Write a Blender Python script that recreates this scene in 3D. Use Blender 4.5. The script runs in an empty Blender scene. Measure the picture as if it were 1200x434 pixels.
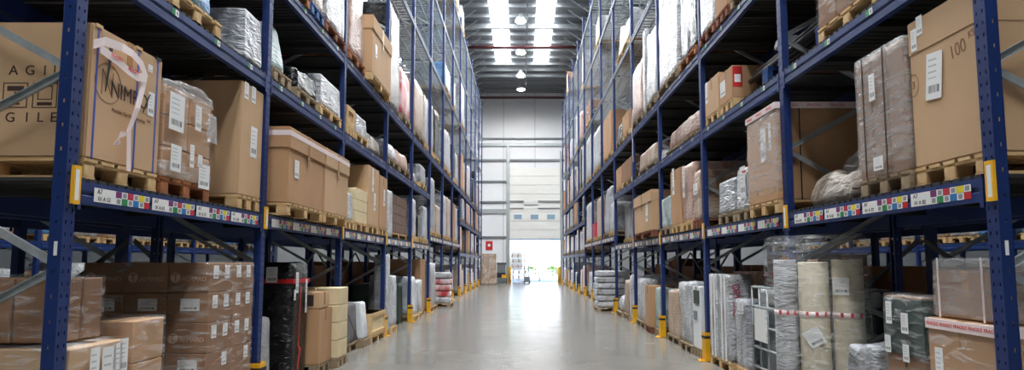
import bpy, bmesh, math, random
from mathutils import Vector, noise
C = bpy.context.scene.collection
PI = math.pi
R = math.radians
SC = bpy.context.scene

# ------------------------------------------------------------------ camera
H = 1.38
PITCH = R(5.0)
F = 727.0
VPX, HOR = 612.0, 308.0
CY = HOR - F * math.tan(PITCH)
cam_d = bpy.data.cameras.new('camera')
cam_d.sensor_width = 36.0
cam_d.lens = F / 1200 * 36
cam_d.shift_x = -(VPX - 600) / 1200
cam_d.shift_y = (CY - 217) / 1200
cam_d.clip_end = 400
cam = bpy.data.objects.new('camera', cam_d)
cam.location = (0, 0, H)
cam.rotation_euler = (PI / 2 + PITCH, 0, 0)
C.objects.link(cam)
SC.camera = cam

def Yat(px, X, z):
    d = F * X / max(1.0, abs(px - VPX))
    return (d - (z - H) * math.sin(PITCH)) / math.cos(PITCH)

def Zat(py, Y):
    t = (CY - py) / F
    return H + Y * (t * math.cos(PITCH) + math.sin(PITCH)) / (math.cos(PITCH) - t * math.sin(PITCH))

# ------------------------------------------------------------------ materials
MATS = {}
def srgb(r, g, b):
    f = lambda c: ((c / 255 + 0.055) / 1.055) ** 2.4 if c > 10 else c / 255 / 12.92
    return (f(r), f(g), f(b), 1)

def newmat(name):
    m = bpy.data.materials.new(name); m.use_nodes = True
    nt = m.node_tree; b = nt.nodes['Principled BSDF']
    MATS[name] = m
    return m, nt, b

def N(nt, t, **kw):
    n = nt.nodes.new(t)
    for k, v in kw.items():
        setattr(n, k, v)
    return n

def mat(name, col, rough=0.6, metal=0.0, var=0.0, scale=(6, 6, 6), bump=0.0, bscale=20.0, col2=None, spec=0.5, coord='Object', detail=4):
    m, nt, b = newmat(name)
    b.inputs['Roughness'].default_value = rough
    b.inputs['Metallic'].default_value = metal
    b.inputs['Specular IOR Level'].default_value = spec
    L = nt.links
    if var or col2 or bump:
        tc = N(nt, 'ShaderNodeTexCoord'); mp = N(nt, 'ShaderNodeMapping')
        mp.inputs['Scale'].default_value = scale
        L.new(tc.outputs[coord], mp.inputs['Vector'])
    if var or col2:
        nz = N(nt, 'ShaderNodeTexNoise'); nz.inputs['Scale'].default_value = 1.0; nz.inputs['Detail'].default_value = detail
        L.new(mp.outputs['Vector'], nz.inputs['Vector'])
        rp = N(nt, 'ShaderNodeValToRGB')
        rp.color_ramp.elements[0].position = 0.35; rp.color_ramp.elements[1].position = 0.68
        c2 = col2 or tuple(min(1, c * (1 + var)) for c in col[:3]) + (1,)
        c1 = col if col2 else tuple(c * (1 - var) for c in col[:3]) + (1,)
        rp.color_ramp.elements[0].color = c1; rp.color_ramp.elements[1].color = c2
        L.new(nz.outputs['Fac'], rp.inputs['Fac'])
        L.new(rp.outputs['Color'], b.inputs['Base Color'])
    else:
        b.inputs['Base Color'].default_value = col
    if bump:
        n2 = N(nt, 'ShaderNodeTexNoise'); n2.inputs['Scale'].default_value = bscale; n2.inputs['Detail'].default_value = 3
        L.new(tc.outputs['Object'], n2.inputs['Vector'])
        bp = N(nt, 'ShaderNodeBump'); bp.inputs['Strength'].default_value = bump; bp.inputs['Distance'].default_value = 0.02
        L.new(n2.outputs['Fac'], bp.inputs['Height']); L.new(bp.outputs['Normal'], b.inputs['Normal'])
    return m

def emis(name, col, strength):
    m, nt, b = newmat(name)
    b.inputs['Base Color'].default_value = (0.8, 0.8, 0.8, 1)
    b.inputs['Emission Color'].default_value = col
    b.inputs['Emission Strength'].default_value = strength
    return m

# paint and metal
mat('blue_paint', srgb(20, 46, 102), 0.45, var=0.10, scale=(3, 3, 3))
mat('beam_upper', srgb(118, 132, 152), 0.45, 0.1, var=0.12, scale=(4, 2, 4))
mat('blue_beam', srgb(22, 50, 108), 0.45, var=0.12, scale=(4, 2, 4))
mat('dark_paint', srgb(30, 36, 52), 0.5)
mat('galv', srgb(176, 182, 184), 0.4, 0.35, var=0.12, scale=(14, 14, 14))
mat('galv_dark', srgb(92, 97, 100), 0.55, 0.2, var=0.2, scale=(3, 9, 9))
mat('deck_dark', srgb(46, 46, 47), 0.8, 0.0, var=0.4, scale=(0.6, 9, 3))
mat('yellow', srgb(238, 178, 24), 0.45, var=0.12, scale=(8, 8, 8))
mat('orange_plastic', srgb(250, 186, 44), 0.4)
mat('black', srgb(22, 22, 23), 0.5)
mat('white', srgb(240, 240, 238), 0.5)
mat('red', srgb(205, 30, 38), 0.5)
mat('grey', srgb(126, 130, 134), 0.5)
mat('green', srgb(34, 138, 74), 0.5)
mat('purple', srgb(122, 44, 110), 0.5)
mat('crimson', srgb(196, 44, 72), 0.5)
mat('sky_blue', srgb(38, 120, 190), 0.5)
mat('lemon', srgb(236, 216, 40), 0.5)
mat('tag_grey', srgb(150, 150, 152), 0.6)
# cardboard
mat('tan', srgb(202, 166, 128), 0.8, var=0.07, scale=(2.2, 2.2, 1.2))
mat('tan_deep', srgb(188, 146, 107), 0.8, var=0.09, scale=(2, 2, 1.2))
mat('brown', srgb(144, 104, 72), 0.8, var=0.09, scale=(2, 2, 1.4))
mat('brown_dark', srgb(112, 74, 48), 0.8, var=0.12, scale=(2, 2, 2))
mat('cream', srgb(226, 206, 166), 0.75, var=0.06, scale=(3, 3, 3))
mat('pinkish', srgb(186, 148, 128), 0.7, var=0.1, scale=(3, 3, 2))
mat('pack_tape', srgb(178, 136, 92), 0.25)
mat('ink', srgb(66, 48, 44), 0.7)
mat('ink_soft', srgb(140, 104, 74), 0.8)
mat('pale_ink', srgb(214, 176, 152), 0.7)
mat('strap_blue', srgb(52, 84, 176), 0.4)
mat('tape_white', srgb(246, 228, 226), 0.35)
mat('fragile_red', srgb(214, 60, 72), 0.45)
# wood
mat('wood_pale', srgb(222, 190, 140), 0.75, col2=srgb(198, 158, 108), scale=(2, 16, 14))
mat('wood_orange', srgb(180, 116, 72), 0.75, col2=srgb(148, 86, 52), scale=(2, 16, 14))
mat('wood_red', srgb(142, 84, 58), 0.8, col2=srgb(112, 64, 44), scale=(2, 16, 14))
mat('wood_grey', srgb(170, 150, 122), 0.8, col2=srgb(138, 116, 90), scale=(2, 16, 14))
mat('pallet_blue', srgb(34, 78, 140), 0.6, var=0.15)
mat('pallet_green', srgb(40, 104, 66), 0.6, var=0.15)

def label_mat():
    m, nt, b = newmat('label_paper')
    L = nt.links
    tc = N(nt, 'ShaderNodeTexCoord'); sp = N(nt, 'ShaderNodeSeparateXYZ')
    L.new(tc.outputs['Generated'], sp.inputs['Vector'])
    # bar strip in the lower third, grey ruled lines above
    wv = N(nt, 'ShaderNodeTexNoise', noise_dimensions='1D'); wv.inputs['Scale'].default_value = 26; wv.inputs['Detail'].default_value = 0
    wm = N(nt, 'ShaderNodeMath', operation='MULTIPLY'); wm.inputs[1].default_value = 1.0
    L.new(sp.outputs['Y'], wm.inputs[0]); L.new(wm.outputs[0], wv.inputs['W'])
    g1 = N(nt, 'ShaderNodeMath', operation='GREATER_THAN'); g1.inputs[1].default_value = 0.5
    L.new(wv.outputs['Fac'], g1.inputs[0])
    def band(out, lo, hi):
        a = N(nt, 'ShaderNodeMath', operation='GREATER_THAN'); a.inputs[1].default_value = lo
        c = N(nt, 'ShaderNodeMath', operation='LESS_THAN'); c.inputs[1].default_value = hi
        mu = N(nt, 'ShaderNodeMath', operation='MULTIPLY')
        L.new(sp.outputs[out], a.inputs[0]); L.new(sp.outputs[out], c.inputs[0])
        L.new(a.outputs[0], mu.inputs[0]); L.new(c.outputs[0], mu.inputs[1])
        return mu
    zb = band('Z', 0.14, 0.3); yb = band('Y', 0.14, 0.86)
    q = N(nt, 'ShaderNodeMath', operation='MULTIPLY'); L.new(zb.outputs[0], q.inputs[0]); L.new(yb.outputs[0], q.inputs[1])
    q2 = N(nt, 'ShaderNodeMath', operation='MULTIPLY'); L.new(q.outputs[0], q2.inputs[0]); L.new(g1.outputs[0], q2.inputs[1])
    ln = N(nt, 'ShaderNodeTexWave', bands_direction='Z'); ln.inputs['Scale'].default_value = 2.4
    L.new(tc.outputs['Generated'], ln.inputs['Vector'])
    g2 = N(nt, 'ShaderNodeMath', operation='GREATER_THAN'); g2.inputs[1].default_value = 0.84
    L.new(ln.outputs['Fac'], g2.inputs[0])
    zt = band('Z', 0.45, 0.93); yt = band('Y', 0.12, 0.66)
    r = N(nt, 'ShaderNodeMath', operation='MULTIPLY'); L.new(zt.outputs[0], r.inputs[0]); L.new(yt.outputs[0], r.inputs[1])
    r2 = N(nt, 'ShaderNodeMath', operation='MULTIPLY'); L.new(r.outputs[0], r2.inputs[0]); L.new(g2.outputs[0], r2.inputs[1])
    r3 = N(nt, 'ShaderNodeMath', operation='MULTIPLY'); r3.inputs[1].default_value = 0.4; L.new(r2.outputs[0], r3.inputs[0])
    mx = N(nt, 'ShaderNodeMath', operation='MAXIMUM'); L.new(q2.outputs[0], mx.inputs[0]); L.new(r3.outputs[0], mx.inputs[1])
    rp = N(nt, 'ShaderNodeValToRGB'); rp.color_ramp.elements[0].color = srgb(240, 240, 240); rp.color_ramp.elements[1].color = srgb(52, 50, 54)
    L.new(mx.outputs[0], rp.inputs['Fac']); L.new(rp.outputs['Color'], b.inputs['Base Color'])
    b.inputs['Roughness'].default_value = 0.4
label_mat()

def film_opaque(name, c1, c2, c3, rough=0.28, st=0.55):
    """Crinkled stretch film over goods: pale film with patches where the goods show through."""
    m, nt, b = newmat(name); L = nt.links
    tc = N(nt, 'ShaderNodeTexCoord'); oi = N(nt, 'ShaderNodeObjectInfo')
    ad = N(nt, 'ShaderNodeVectorMath', operation='ADD'); L.new(tc.outputs['Object'], ad.inputs[0])
    sc = N(nt, 'ShaderNodeMath', operation='MULTIPLY'); sc.inputs[1].default_value = 60; L.new(oi.outputs['Random'], sc.inputs[0])
    L.new(sc.outputs[0], ad.inputs[1])
    mp = N(nt, 'ShaderNodeMapping'); mp.inputs['Scale'].default_value = (2.6, 2.6, 2.0); L.new(ad.outputs[0], mp.inputs['Vector'])
    nz = N(nt, 'ShaderNodeTexNoise'); nz.inputs['Scale'].default_value = 1.0; nz.inputs['Detail'].default_value = 5; nz.inputs['Distortion'].default_value = 1.2
    L.new(mp.outputs['Vector'], nz.inputs['Vector'])
    rp = N(nt, 'ShaderNodeValToRGB'); e = rp.color_ramp.elements
    e[0].position = 0.3; e[0].color = c3; e[1].position = 0.62; e[1].color = c1
    k = e.new(0.46); k.color = c2
    L.new(nz.outputs['Fac'], rp.inputs['Fac']); L.new(rp.outputs['Color'], b.inputs['Base Color'])
    m2 = N(nt, 'ShaderNodeMapping'); m2.inputs['Scale'].default_value = (5, 5, 13); m2.inputs['Rotation'].default_value = (0.35, 0.2, 0.1)
    L.new(ad.outputs[0], m2.inputs['Vector'])
    n2 = N(nt, 'ShaderNodeTexNoise'); n2.inputs['Scale'].default_value = 1.0; n2.inputs['Detail'].default_value = 4; n2.inputs['Distortion'].default_value = 2.0
    L.new(m2.outputs['Vector'], n2.inputs['Vector'])
    bp = N(nt, 'ShaderNodeBump'); bp.inputs['Strength'].default_value = st; bp.inputs['Distance'].default_value = 0.05
    L.new(n2.outputs['Fac'], bp.inputs['Height']); L.new(bp.outputs['Normal'], b.inputs['Normal'])
    b.inputs['Roughness'].default_value = rough
film_opaque('film_white', srgb(208, 210, 214), srgb(180, 181, 185), srgb(134, 127, 120), st=0.85)
film_opaque('film_grey', srgb(186, 188, 193), srgb(156, 158, 163), srgb(102, 102, 105), st=0.8)
film_opaque('film_tan', srgb(200, 182, 166), srgb(184, 156, 132), srgb(160, 124, 98))
film_opaque('film_pink', srgb(208, 182, 172), srgb(190, 156, 140), srgb(162, 124, 106))
film_opaque('film_teal', srgb(214, 226, 226), srgb(176, 196, 196), srgb(112, 138, 140))
film_opaque('film_black', srgb(40, 41, 43), srgb(26, 26, 28), srgb(14, 14, 16), rough=0.2, st=0.6)
film_opaque('film_blue', srgb(76, 136, 204), srgb(120, 168, 214), srgb(34, 84, 160))
film_opaque('film_red', srgb(222, 214, 216), srgb(206, 120, 120), srgb(196, 56, 62))
film_opaque('film_brown', srgb(176, 140, 112), srgb(132, 92, 64), srgb(92, 60, 42))
film_opaque('junk', srgb(196, 188, 178), srgb(140, 126, 112), srgb(66, 58, 52), rough=0.5)
film_opaque('sheet_cloth', srgb(226, 228, 230), srgb(206, 208, 212), srgb(180, 183, 190), rough=0.75, st=0.3)
film_opaque('sheet_grey', srgb(126, 123, 126), srgb(110, 107, 110), srgb(92, 90, 94), rough=0.75, st=0.3)

def film_clear(name, lo, hi, bst, fm, tint=(0.9, 0.9, 0.9, 1)):
    """See-through stretch film: mostly clear, milky where it bunches, with sharp glints."""
    m, nt, b = newmat(name); L = nt.links
    out = nt.nodes['Material Output']
    tc = N(nt, 'ShaderNodeTexCoord')
    mp = N(nt, 'ShaderNodeMapping'); mp.inputs['Scale'].default_value = (5, 5, 22); mp.inputs['Rotation'].default_value = (0.6, 0.1, 0)
    L.new(tc.outputs['Object'], mp.inputs['Vector'])
    nz = N(nt, 'ShaderNodeTexNoise'); nz.inputs['Scale'].default_value = 1.0; nz.inputs['Detail'].default_value = 6; nz.inputs['Distortion'].default_value = 0.8
    L.new(mp.outputs['Vector'], nz.inputs['Vector'])
    mr = N(nt, 'ShaderNodeMapRange'); mr.inputs['From Min'].default_value = fm; mr.inputs['From Max'].default_value = 0.72
    mr.inputs['To Min'].default_value = lo; mr.inputs['To Max'].default_value = hi
    L.new(nz.outputs['Fac'], mr.inputs['Value'])
    tr = N(nt, 'ShaderNodeBsdfTransparent'); mx = N(nt, 'ShaderNodeMixShader')
    b.inputs['Base Color'].default_value = tint; b.inputs['Roughness'].default_value = 0.1
    bp = N(nt, 'ShaderNodeBump'); bp.inputs['Strength'].default_value = bst; bp.inputs['Distance'].default_value = 0.04
    L.new(nz.outputs['Fac'], bp.inputs['Height']); L.new(bp.outputs['Normal'], b.inputs['Normal'])
    L.new(mr.outputs['Result'], mx.inputs['Fac']); L.new(tr.outputs[0], mx.inputs[1]); L.new(b.outputs[0], mx.inputs[2])
    L.new(mx.outputs[0], out.inputs['Surface'])
film_clear('film_clear', 0.05, 0.42, 0.8, 0.5)
film_clear('film_milky', 0.25, 0.4, 0.4, 0.45)

def concrete():
    m, nt, b = newmat('concrete_floor'); L = nt.links
    tc = N(nt, 'ShaderNodeTexCoord')
    nz = N(nt, 'ShaderNodeTexNoise'); nz.inputs['Scale'].default_value = 0.5; nz.inputs['Detail'].default_value = 8; nz.inputs['Roughness'].default_value = 0.6
    L.new(tc.outputs['Object'], nz.inputs['Vector'])
    rp = N(nt, 'ShaderNodeValToRGB'); e = rp.color_ramp.elements
    e[0].position = 0.32; e[0].color = srgb(124, 121, 114); e[1].position = 0.7; e[1].color = srgb(139, 136, 129)
    L.new(nz.outputs['Fac'], rp.inputs['Fac']); L.new(rp.outputs['Color'], b.inputs['Base Color'])
    n2 = N(nt, 'ShaderNodeTexNoise'); n2.inputs['Scale'].default_value = 1.6; n2.inputs['Detail'].default_value = 6
    L.new(tc.outputs['Object'], n2.inputs['Vector'])
    mr = N(nt, 'ShaderNodeMapRange'); mr.inputs['To Min'].default_value = 0.15; mr.inputs['To Max'].default_value = 0.27
    L.new(n2.outputs['Fac'], mr.inputs['Value']); L.new(mr.outputs['Result'], b.inputs['Roughness'])
    b.inputs['Specular IOR Level'].default_value = 0.6
    bp = N(nt, 'ShaderNodeBump'); bp.inputs['Strength'].default_value = 0.05; bp.inputs['Distance'].default_value = 0.02
    n3 = N(nt, 'ShaderNodeTexNoise'); n3.inputs['Scale'].default_value = 3.0; L.new(tc.outputs['Object'], n3.inputs['Vector'])
    L.new(n3.outputs['Fac'], bp.inputs['Height']); L.new(bp.outputs['Normal'], b.inputs['Normal'])
concrete()
mat('wall_panel', srgb(240, 242, 245), 0.55, var=0.03, scale=(0.6, 1, 0.6))
mat('door_panel', srgb(240, 240, 236), 0.5, var=0.02, scale=(1, 1, 3))
mat('roof_sheet', srgb(120, 124, 128), 0.6, var=0.1, scale=(0.5, 2, 1))
mat('purlin', srgb(150, 154, 158), 0.5, 0.2)
mat('pipe_red', srgb(74, 28, 32), 0.5)
mat('side_cladding', srgb(96, 100, 104), 0.6, var=0.05)
mat('asphalt', srgb(196, 196, 194), 0.9, var=0.05, scale=(0.5, 0.5, 1))
mat('outside_white', srgb(235, 238, 240), 0.7)
mat('leaf', srgb(120, 148, 96), 0.8, var=0.3, scale=(3, 3, 3))
mat('carpet_cream', srgb(222, 212, 190), 0.7, var=0.06, scale=(9, 9, 2), bump=0.15, bscale=40)
mat('ibc_dark', srgb(58, 78, 82), 0.35, var=0.2, scale=(2, 2, 3))
mat('ibc_clear', srgb(222, 226, 228), 0.4)
mat('dark_green', srgb(52, 70, 66), 0.55, var=0.15)
mat('dark_glass', srgb(150, 178, 200), 0.1)
emis('skylight', (0.93, 0.97, 1.0, 1), 26.0)
emis('lamp_glow', (1.0, 0.97, 0.9, 1), 40.0)

# ------------------------------------------------------------------ mesh builder
class MB:
    def __init__(s):
        s.v, s.f, s.m, s.sm = [], [], [], []
    def quadbox(s, c8, mi=0):
        b = len(s.v); s.v += [tuple(p) for p in c8]
        for q in ((0, 3, 2, 1), (4, 5, 6, 7), (0, 1, 5, 4), (1, 2, 6, 5), (2, 3, 7, 6), (3, 0, 4, 7)):
            s.f.append(tuple(b + i for i in q)); s.m.append(mi); s.sm.append(False)
        return s
    def box(s, x0, x1, y0, y1, z0, z1, mi=0):
        return s.quadbox([(x0, y0, z0), (x1, y0, z0), (x1, y1, z0), (x0, y1, z0), (x0, y0, z1), (x1, y0, z1), (x1, y1, z1), (x0, y1, z1)], mi)
    def bar(s, p, q, w, h, mi=0, up=(0, 0, 1)):
        p, q = Vector(p), Vector(q); d = (q - p).normalized(); u = Vector(up)
        if abs(d.dot(u)) > 0.98: u = Vector((1, 0, 0))
        a = d.cross(u).normalized() * w / 2; b = d.cross(a).normalized() * h / 2
        return s.quadbox([p - a - b, p + a - b, q + a - b, q - a - b, p - a + b, p + a + b, q + a + b, q - a + b], mi)
    def cyl(s, p, q, r0, r1=None, n=12, mi=0, cap=True):
        r1 = r0 if r1 is None else r1
        p, q = Vector(p), Vector(q); d = (q - p).normalized()
        u = Vector((0, 0, 1)) if abs(d.z) < 0.9 else Vector((1, 0, 0))
        a = d.cross(u).normalized(); b = d.cross(a).normalized(); k = len(s.v)
        for c, r in ((p, r0), (q, r1)):
            for i in range(n):
                t = 2 * PI * i / n
                s.v.append(tuple(c + (a * math.cos(t) + b * math.sin(t)) * r))
        for i in range(n):
            j = (i + 1) % n
            s.f.append((k + i, k + j, k + n + j, k + n + i)); s.m.append(mi); s.sm.append(True)
        if cap:
            s.f.append(tuple(k + i for i in reversed(range(n)))); s.m.append(mi); s.sm.append(False)
            s.f.append(tuple(k + n + i for i in range(n))); s.m.append(mi); s.sm.append(False)
        return s
    def tube(s, pts, r, n=8, mi=0):
        for a, b in zip(pts, pts[1:]): s.cyl(a, b, r, r, n, mi)
        return s
    def lathe(s, prof, n=24, c=(0, 0, 0), mi=0):
        k = len(s.v)
        for r, z in prof:
            for i in range(n):
                t = 2 * PI * i / n
                s.v.append((c[0] + r * math.cos(t), c[1] + r * math.sin(t), c[2] + z))
        for a in range(len(prof) - 1):
            for i in range(n):
                j = (i + 1) % n
                s.f.append((k + a * n + i, k + a * n + j, k + (a + 1) * n + j, k + (a + 1) * n + i)); s.m.append(mi); s.sm.append(True)
        s.f.append(tuple(k + i for i in reversed(range(n)))); s.m.append(mi); s.sm.append(False)
        b = k + (len(prof) - 1) * n
        s.f.append(tuple(b + i for i in range(n))); s.m.append(mi); s.sm.append(False)
        return s
    def extrude_y(s, prof, y0, y1, mi=0):
        """prof: list of (x, z) counter-clockwise seen from -y."""
        n = len(prof); k = len(s.v)
        for y in (y0, y1):
            for x, z in prof: s.v.append((x, y, z))
        for i in range(n):
            j = (i + 1) % n
            s.f.append((k + i, k + j, k + n + j, k + n + i)); s.m.append(mi); s.sm.append(False)
        s.f.append(tuple(k + i for i in reversed(range(n)))); s.m.append(mi); s.sm.append(False)
        s.f.append(tuple(k + n + i for i in range(n))); s.m.append(mi); s.sm.append(False)
        return s
    def mesh(s, name, mats, bevel=0.0, seg=2):
        me = bpy.data.meshes.new(name); me.from_pydata(s.v, [], s.f)
        mats = mats if isinstance(mats, (list, tuple)) else [mats]
        for m in mats: me.materials.append(MATS[m] if isinstance(m, str) else m)
        me.polygons.foreach_set('material_index', s.m)
        me.polygons.foreach_set('use_smooth', s.sm)
        bm = bmesh.new(); bm.from_mesh(me)
        if bevel:
            bmesh.ops.bevel(bm, geom=bm.edges[:], offset=bevel, segments=seg, affect='EDGES', clamp_overlap=True)
        bmesh.ops.recalc_face_normals(bm, faces=bm.faces[:])
        bm.to_mesh(me); bm.free()
        return me
    def build(s, name, mats, parent=None, bevel=0.0, loc=(0, 0, 0), rot=(0, 0, 0)):
        return link(name, s.mesh(name, mats, bevel), parent, loc, rot)

def link(name, me, parent=None, loc=(0, 0, 0), rot=(0, 0, 0)):
    o = bpy.data.objects.new(name, me); C.objects.link(o)
    o.parent = parent; o.location = loc; o.rotation_euler = rot
    return o

CACHE = {}
def cached(key, fn):
    if key not in CACHE: CACHE[key] = fn()
    return CACHE[key]

USED = {}
ORD = ['first', 'second', 'third', 'fourth', 'fifth', 'sixth', 'seventh', 'eighth', 'ninth', 'tenth', 'eleventh', 'twelfth', 'thirteenth', 'fourteenth', 'fifteenth']
def tag(o, label, cat, group=None):
    o['label'] = label; o['category'] = cat
    if group: o['group'] = group
    USED.setdefault(label, []).append(o)
    return o
def thing(name, loc, label, cat, group=None, rotz=0):
    o = bpy.data.objects.new(name, None); C.objects.link(o)
    o.empty_display_size = 0.1
    o.location = loc; o.rotation_euler = (0, 0, rotz)
    return tag(o, label, cat, group)
def struct(o):
    o['kind'] = 'structure'
    return o

def text(name, s, size, parent, loc, rot, m, extrude=0.0008, sx=1.0):
    cu = bpy.data.curves.new(name, 'FONT'); cu.body = s; cu.size = size; cu.extrude = extrude
    cu.align_x = 'CENTER'; cu.align_y = 'CENTER'
    o = bpy.data.objects.new('tmp', cu); C.objects.link(o)
    bpy.context.view_layer.update()
    dg = bpy.context.evaluated_depsgraph_get()
    me = bpy.data.meshes.new_from_object(o.evaluated_get(dg))
    C.objects.unlink(o); bpy.data.objects.remove(o)
    me.materials.clear(); me.materials.append(MATS[m])
    t = link(name, me, parent, loc, rot); t.scale = (sx, 1, 1)
    return t
RF = (PI / 2, 0, PI / 2)            # lettering on the aisle face of a load
# ------------------------------------------------------------------ the building
WALL_Y, ROOF = 43.2, 13.4
XW, YB = 17.0, -9.0
struct(MB().box(-XW, XW, YB, WALL_Y + 0.35, -0.2, 0).build('floor', 'concrete_floor'))
ce = struct(MB().box(-XW, XW, YB, WALL_Y + 0.35, ROOF, ROOF + 0.12).build('ceiling', 'roof_sheet'))
pm = MB()
pm.extrude_y([(-0.0, 0), (0, 0.2), (0.06, 0.2), (0.06, 0.18), (0.015, 0.18), (0.015, 0.015), (0.06, 0.015), (0.06, 0)], -XW, XW)
pur = pm.mesh('purlin', 'purlin')
for i in range(44):
    link('purlin', pur, ce, (0, YB + 0.9 + 1.2 * i, ROOF - 0.2), (0, 0, -PI / 2))
rb = MB()
for s in (-1, 1):
    for i in range(24):
        rb.bar((s * 3.1, 20 + i * 1.2 - 6, ROOF - 0.75), (s * 2.2, 20 + i * 1.2 - 6, ROOF - 0.12), 0.05, 0.05)
rb.build('roof_brace', 'purlin', ce)
raf = MB()
for y in (6.0, 14.0, 22.0, 30.0, 38.0):
    raf.box(-XW, XW, y - 0.1, y + 0.1, ROOF - 0.42, ROOF - 0.21)
raf.build('rafter', 'purlin', ce)
n = 1
for x, y0, y1 in ((-1.12, -8, 36.8), (1.12, -8, 36.8), (-7.4, 24, 40), (7.4, 24, 40)):
    hw = 0.42 if abs(x) < 2 else 0.22
    struct(MB().box(x - hw, x + hw, y0, y1, ROOF - 0.035, ROOF - 0.005).build('window_%d' % n, 'skylight')); n += 1

DX0, DX1, DH = -0.9, 2.66, 3.0
w = MB()
w.box(-XW, DX0, WALL_Y, WALL_Y + 0.25, 0, ROOF); w.box(DX1, XW, WALL_Y, WALL_Y + 0.25, 0, ROOF)
w.box(DX0, DX1, WALL_Y, WALL_Y + 0.25, DH + 0.0, ROOF)
wb = struct(w.build('wall_back', 'wall_panel'))
sm = MB()
for x in (-4.0, -1.32, 0.9, 3.1, 5.3):
    sm.box(x - 0.012, x + 0.012, WALL_Y - 0.006, WALL_Y, 7.2 if -0.9 < x < 2.6 else 0.1, ROOF)
sm.build('panel_seam', 'grey', wb)
struct(MB().box(-XW - 0.25, -XW, YB, WALL_Y, 0, ROOF).build('wall_left', 'side_cladding'))
struct(MB().box(XW, XW + 0.25, YB, WALL_Y, 0, ROOF).build('wall_right', 'side_cladding'))
struct(MB().box(-XW, XW, YB - 0.25, YB, 0, ROOF).build('wall_front', 'side_cladding'))
# wall rails, pipes and the column beside the door
tn = 1
for z, hh, x0, x1, m in ((10.1, 0.09, -4, 4, 'grey'), (9.65, 0.2, -4, 4, 'galv'), (8.55, 0.14, -4, 4, 'grey'),
                         (7.05, 0.12, -4, -1.0, 'grey'), (5.6, 0.12, -4, -1.0, 'grey'), (4.95, 0.3, -4, -1.0, 'galv'), (3.15, 0.12, -4, -1.0, 'grey')):
    struct(MB().box(x0, x1, WALL_Y - 0.12, WALL_Y - 0.008, z - hh / 2, z + hh / 2).build('trim_%d' % tn, m)); tn += 1
struct(MB().box(-1.06, -0.92, WALL_Y - 0.22, WALL_Y - 0.008, 0, 9.55).box(-1.1, -0.88, WALL_Y - 0.24, WALL_Y - 0.225, 0, 9.55).build('trim_%d' % tn, 'galv')); tn += 1
# sectional door, raised
d = bpy.data.objects.new('door_1', None); C.objects.link(d); d.location = (0, WALL_Y - 0.1, 0); struct(d)
for i in range(8):
    z = DH + i * 0.63
    p = MB().box(DX0, DX1, -0.05, 0.0, z + 0.008, z + 0.622)
    if i == 2: p = MB().box(DX0, DX1, -0.05, 0.0, z + 0.008, z + 0.622)
    p.build('door_panel', 'door_panel', d, bevel=0.006)
for x in (-0.3, 0.85, 2.0):
    fr = MB().box(x - 0.34, x + 0.34, -0.075, -0.05, 4.32, 4.78).build('window_frame', 'white', d)
    MB().box(x - 0.27, x + 0.27, -0.08, -0.0755, 4.39, 4.71).build('pane', 'dark_glass', fr)
for x in (DX0 - 0.02, DX1 + 0.02):
    MB().box(x - 0.05, x + 0.05, -0.13, -0.06, 0, 9.2).build('track', 'galv', d)
sh = MB()
for x0, x1 in ((DX0, 0.1), (1.1, DX1)):
    sh.box(x0, x1, -0.14, -0.08, 5.6, 5.68); sh.box(x0, x1, -0.12, -0.055, 5.12, 5.18)
sh.box(0.1, 1.1, -0.1, -0.055, 5.36, 5.42)
sh.build('door_bar', 'grey', d)
MB().box(DX0, DX1, -0.055, -0.0, DH - 0.06, DH + 0.006).build('bottom_seal', 'sky_blue', d)

# fire-point sign
sg = MB().box(-0.24, 0.24, -0.02, 0, 0, 0.62).build('wall_sign', 'red', None, loc=(-2.3, WALL_Y - 0.01, 2.24))
tag(sg, 'square red wall sign with a white hose symbol beside the loading door', 'sign')
MB().lathe([(0.1, 0), (0.1, 0.006)], 20).cyl((0.02, 0.1, 0.003), (0.02, -0.02, 0.003), 0.02, 0.02, 8).build('symbol', 'white', sg, loc=(0, -0.022, 0.34), rot=(PI / 2, 0, 0))

# pendant lamps on the ridge conduit
for i, (py, Y) in enumerate(((25, 28.6), (62, 32.5), (89, 36.6), (105, 39.2))):
    z = Zat(py, Y)
    t = thing('pendant_lamp', (-0.08, Y, z), 'round white high-bay lamp hanging over the aisle, %s from the camera' % ORD[i], 'lamp', 'high-bay lamps over the aisle')
    MB().lathe([(0.24, 0.0), (0.25, 0.05), (0.2, 0.16), (0.1, 0.26), (0.09, 0.36), (0.03, 0.38)], 24).build('shade', 'galv', t)
    MB().lathe([(0.2, -0.05), (0.26, -0.002)], 24).build('lens', 'lamp_glow', t)
    ll = bpy.data.lights.new('lamp_light', 'SPOT'); ll.energy = 280; ll.spot_size = R(178); ll.spot_blend = 0.6; ll.shadow_soft_size = 0.2; ll.color = (1, 0.97, 0.92)
    lo = bpy.data.objects.new('lamp_light', ll); C.objects.link(lo); lo.parent = t; lo.location = (0, 0, -0.32)
    MB().cyl((0, 0, 0.38), (0, 0, max(0.45, ROOF - 0.45 - z)), 0.015).build('rod', 'grey', t)
t = MB().box(0.2, 0.26, 3, 42.5, ROOF - 0.5, ROOF - 0.44).build('cable_tray', 'grey'); tag(t, 'long straight cable tray running along the roof above the lamps', 'cable tray')
for i, (Y, z) in enumerate(((32.0, 12.75), (41.5, 12.6))):
    pp = MB().cyl((-6, 0, 0), (6, 0, 0), 0.085, n=12).build('sprinkler_pipe', 'pipe_red', None, loc=(0, Y, z))
    for k in range(-2, 3): MB().bar((k * 2.4, 0, 0.08), (k * 2.4, 0, ROOF - 0.43 - z), 0.02, 0.02).build('hanger', 'grey', pp)
    tag(pp, 'dark red sprinkler pipe crossing under the roof, %s' % ('over the middle of the aisle' if i == 0 else 'close to the end wall'), 'pipe')

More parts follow.
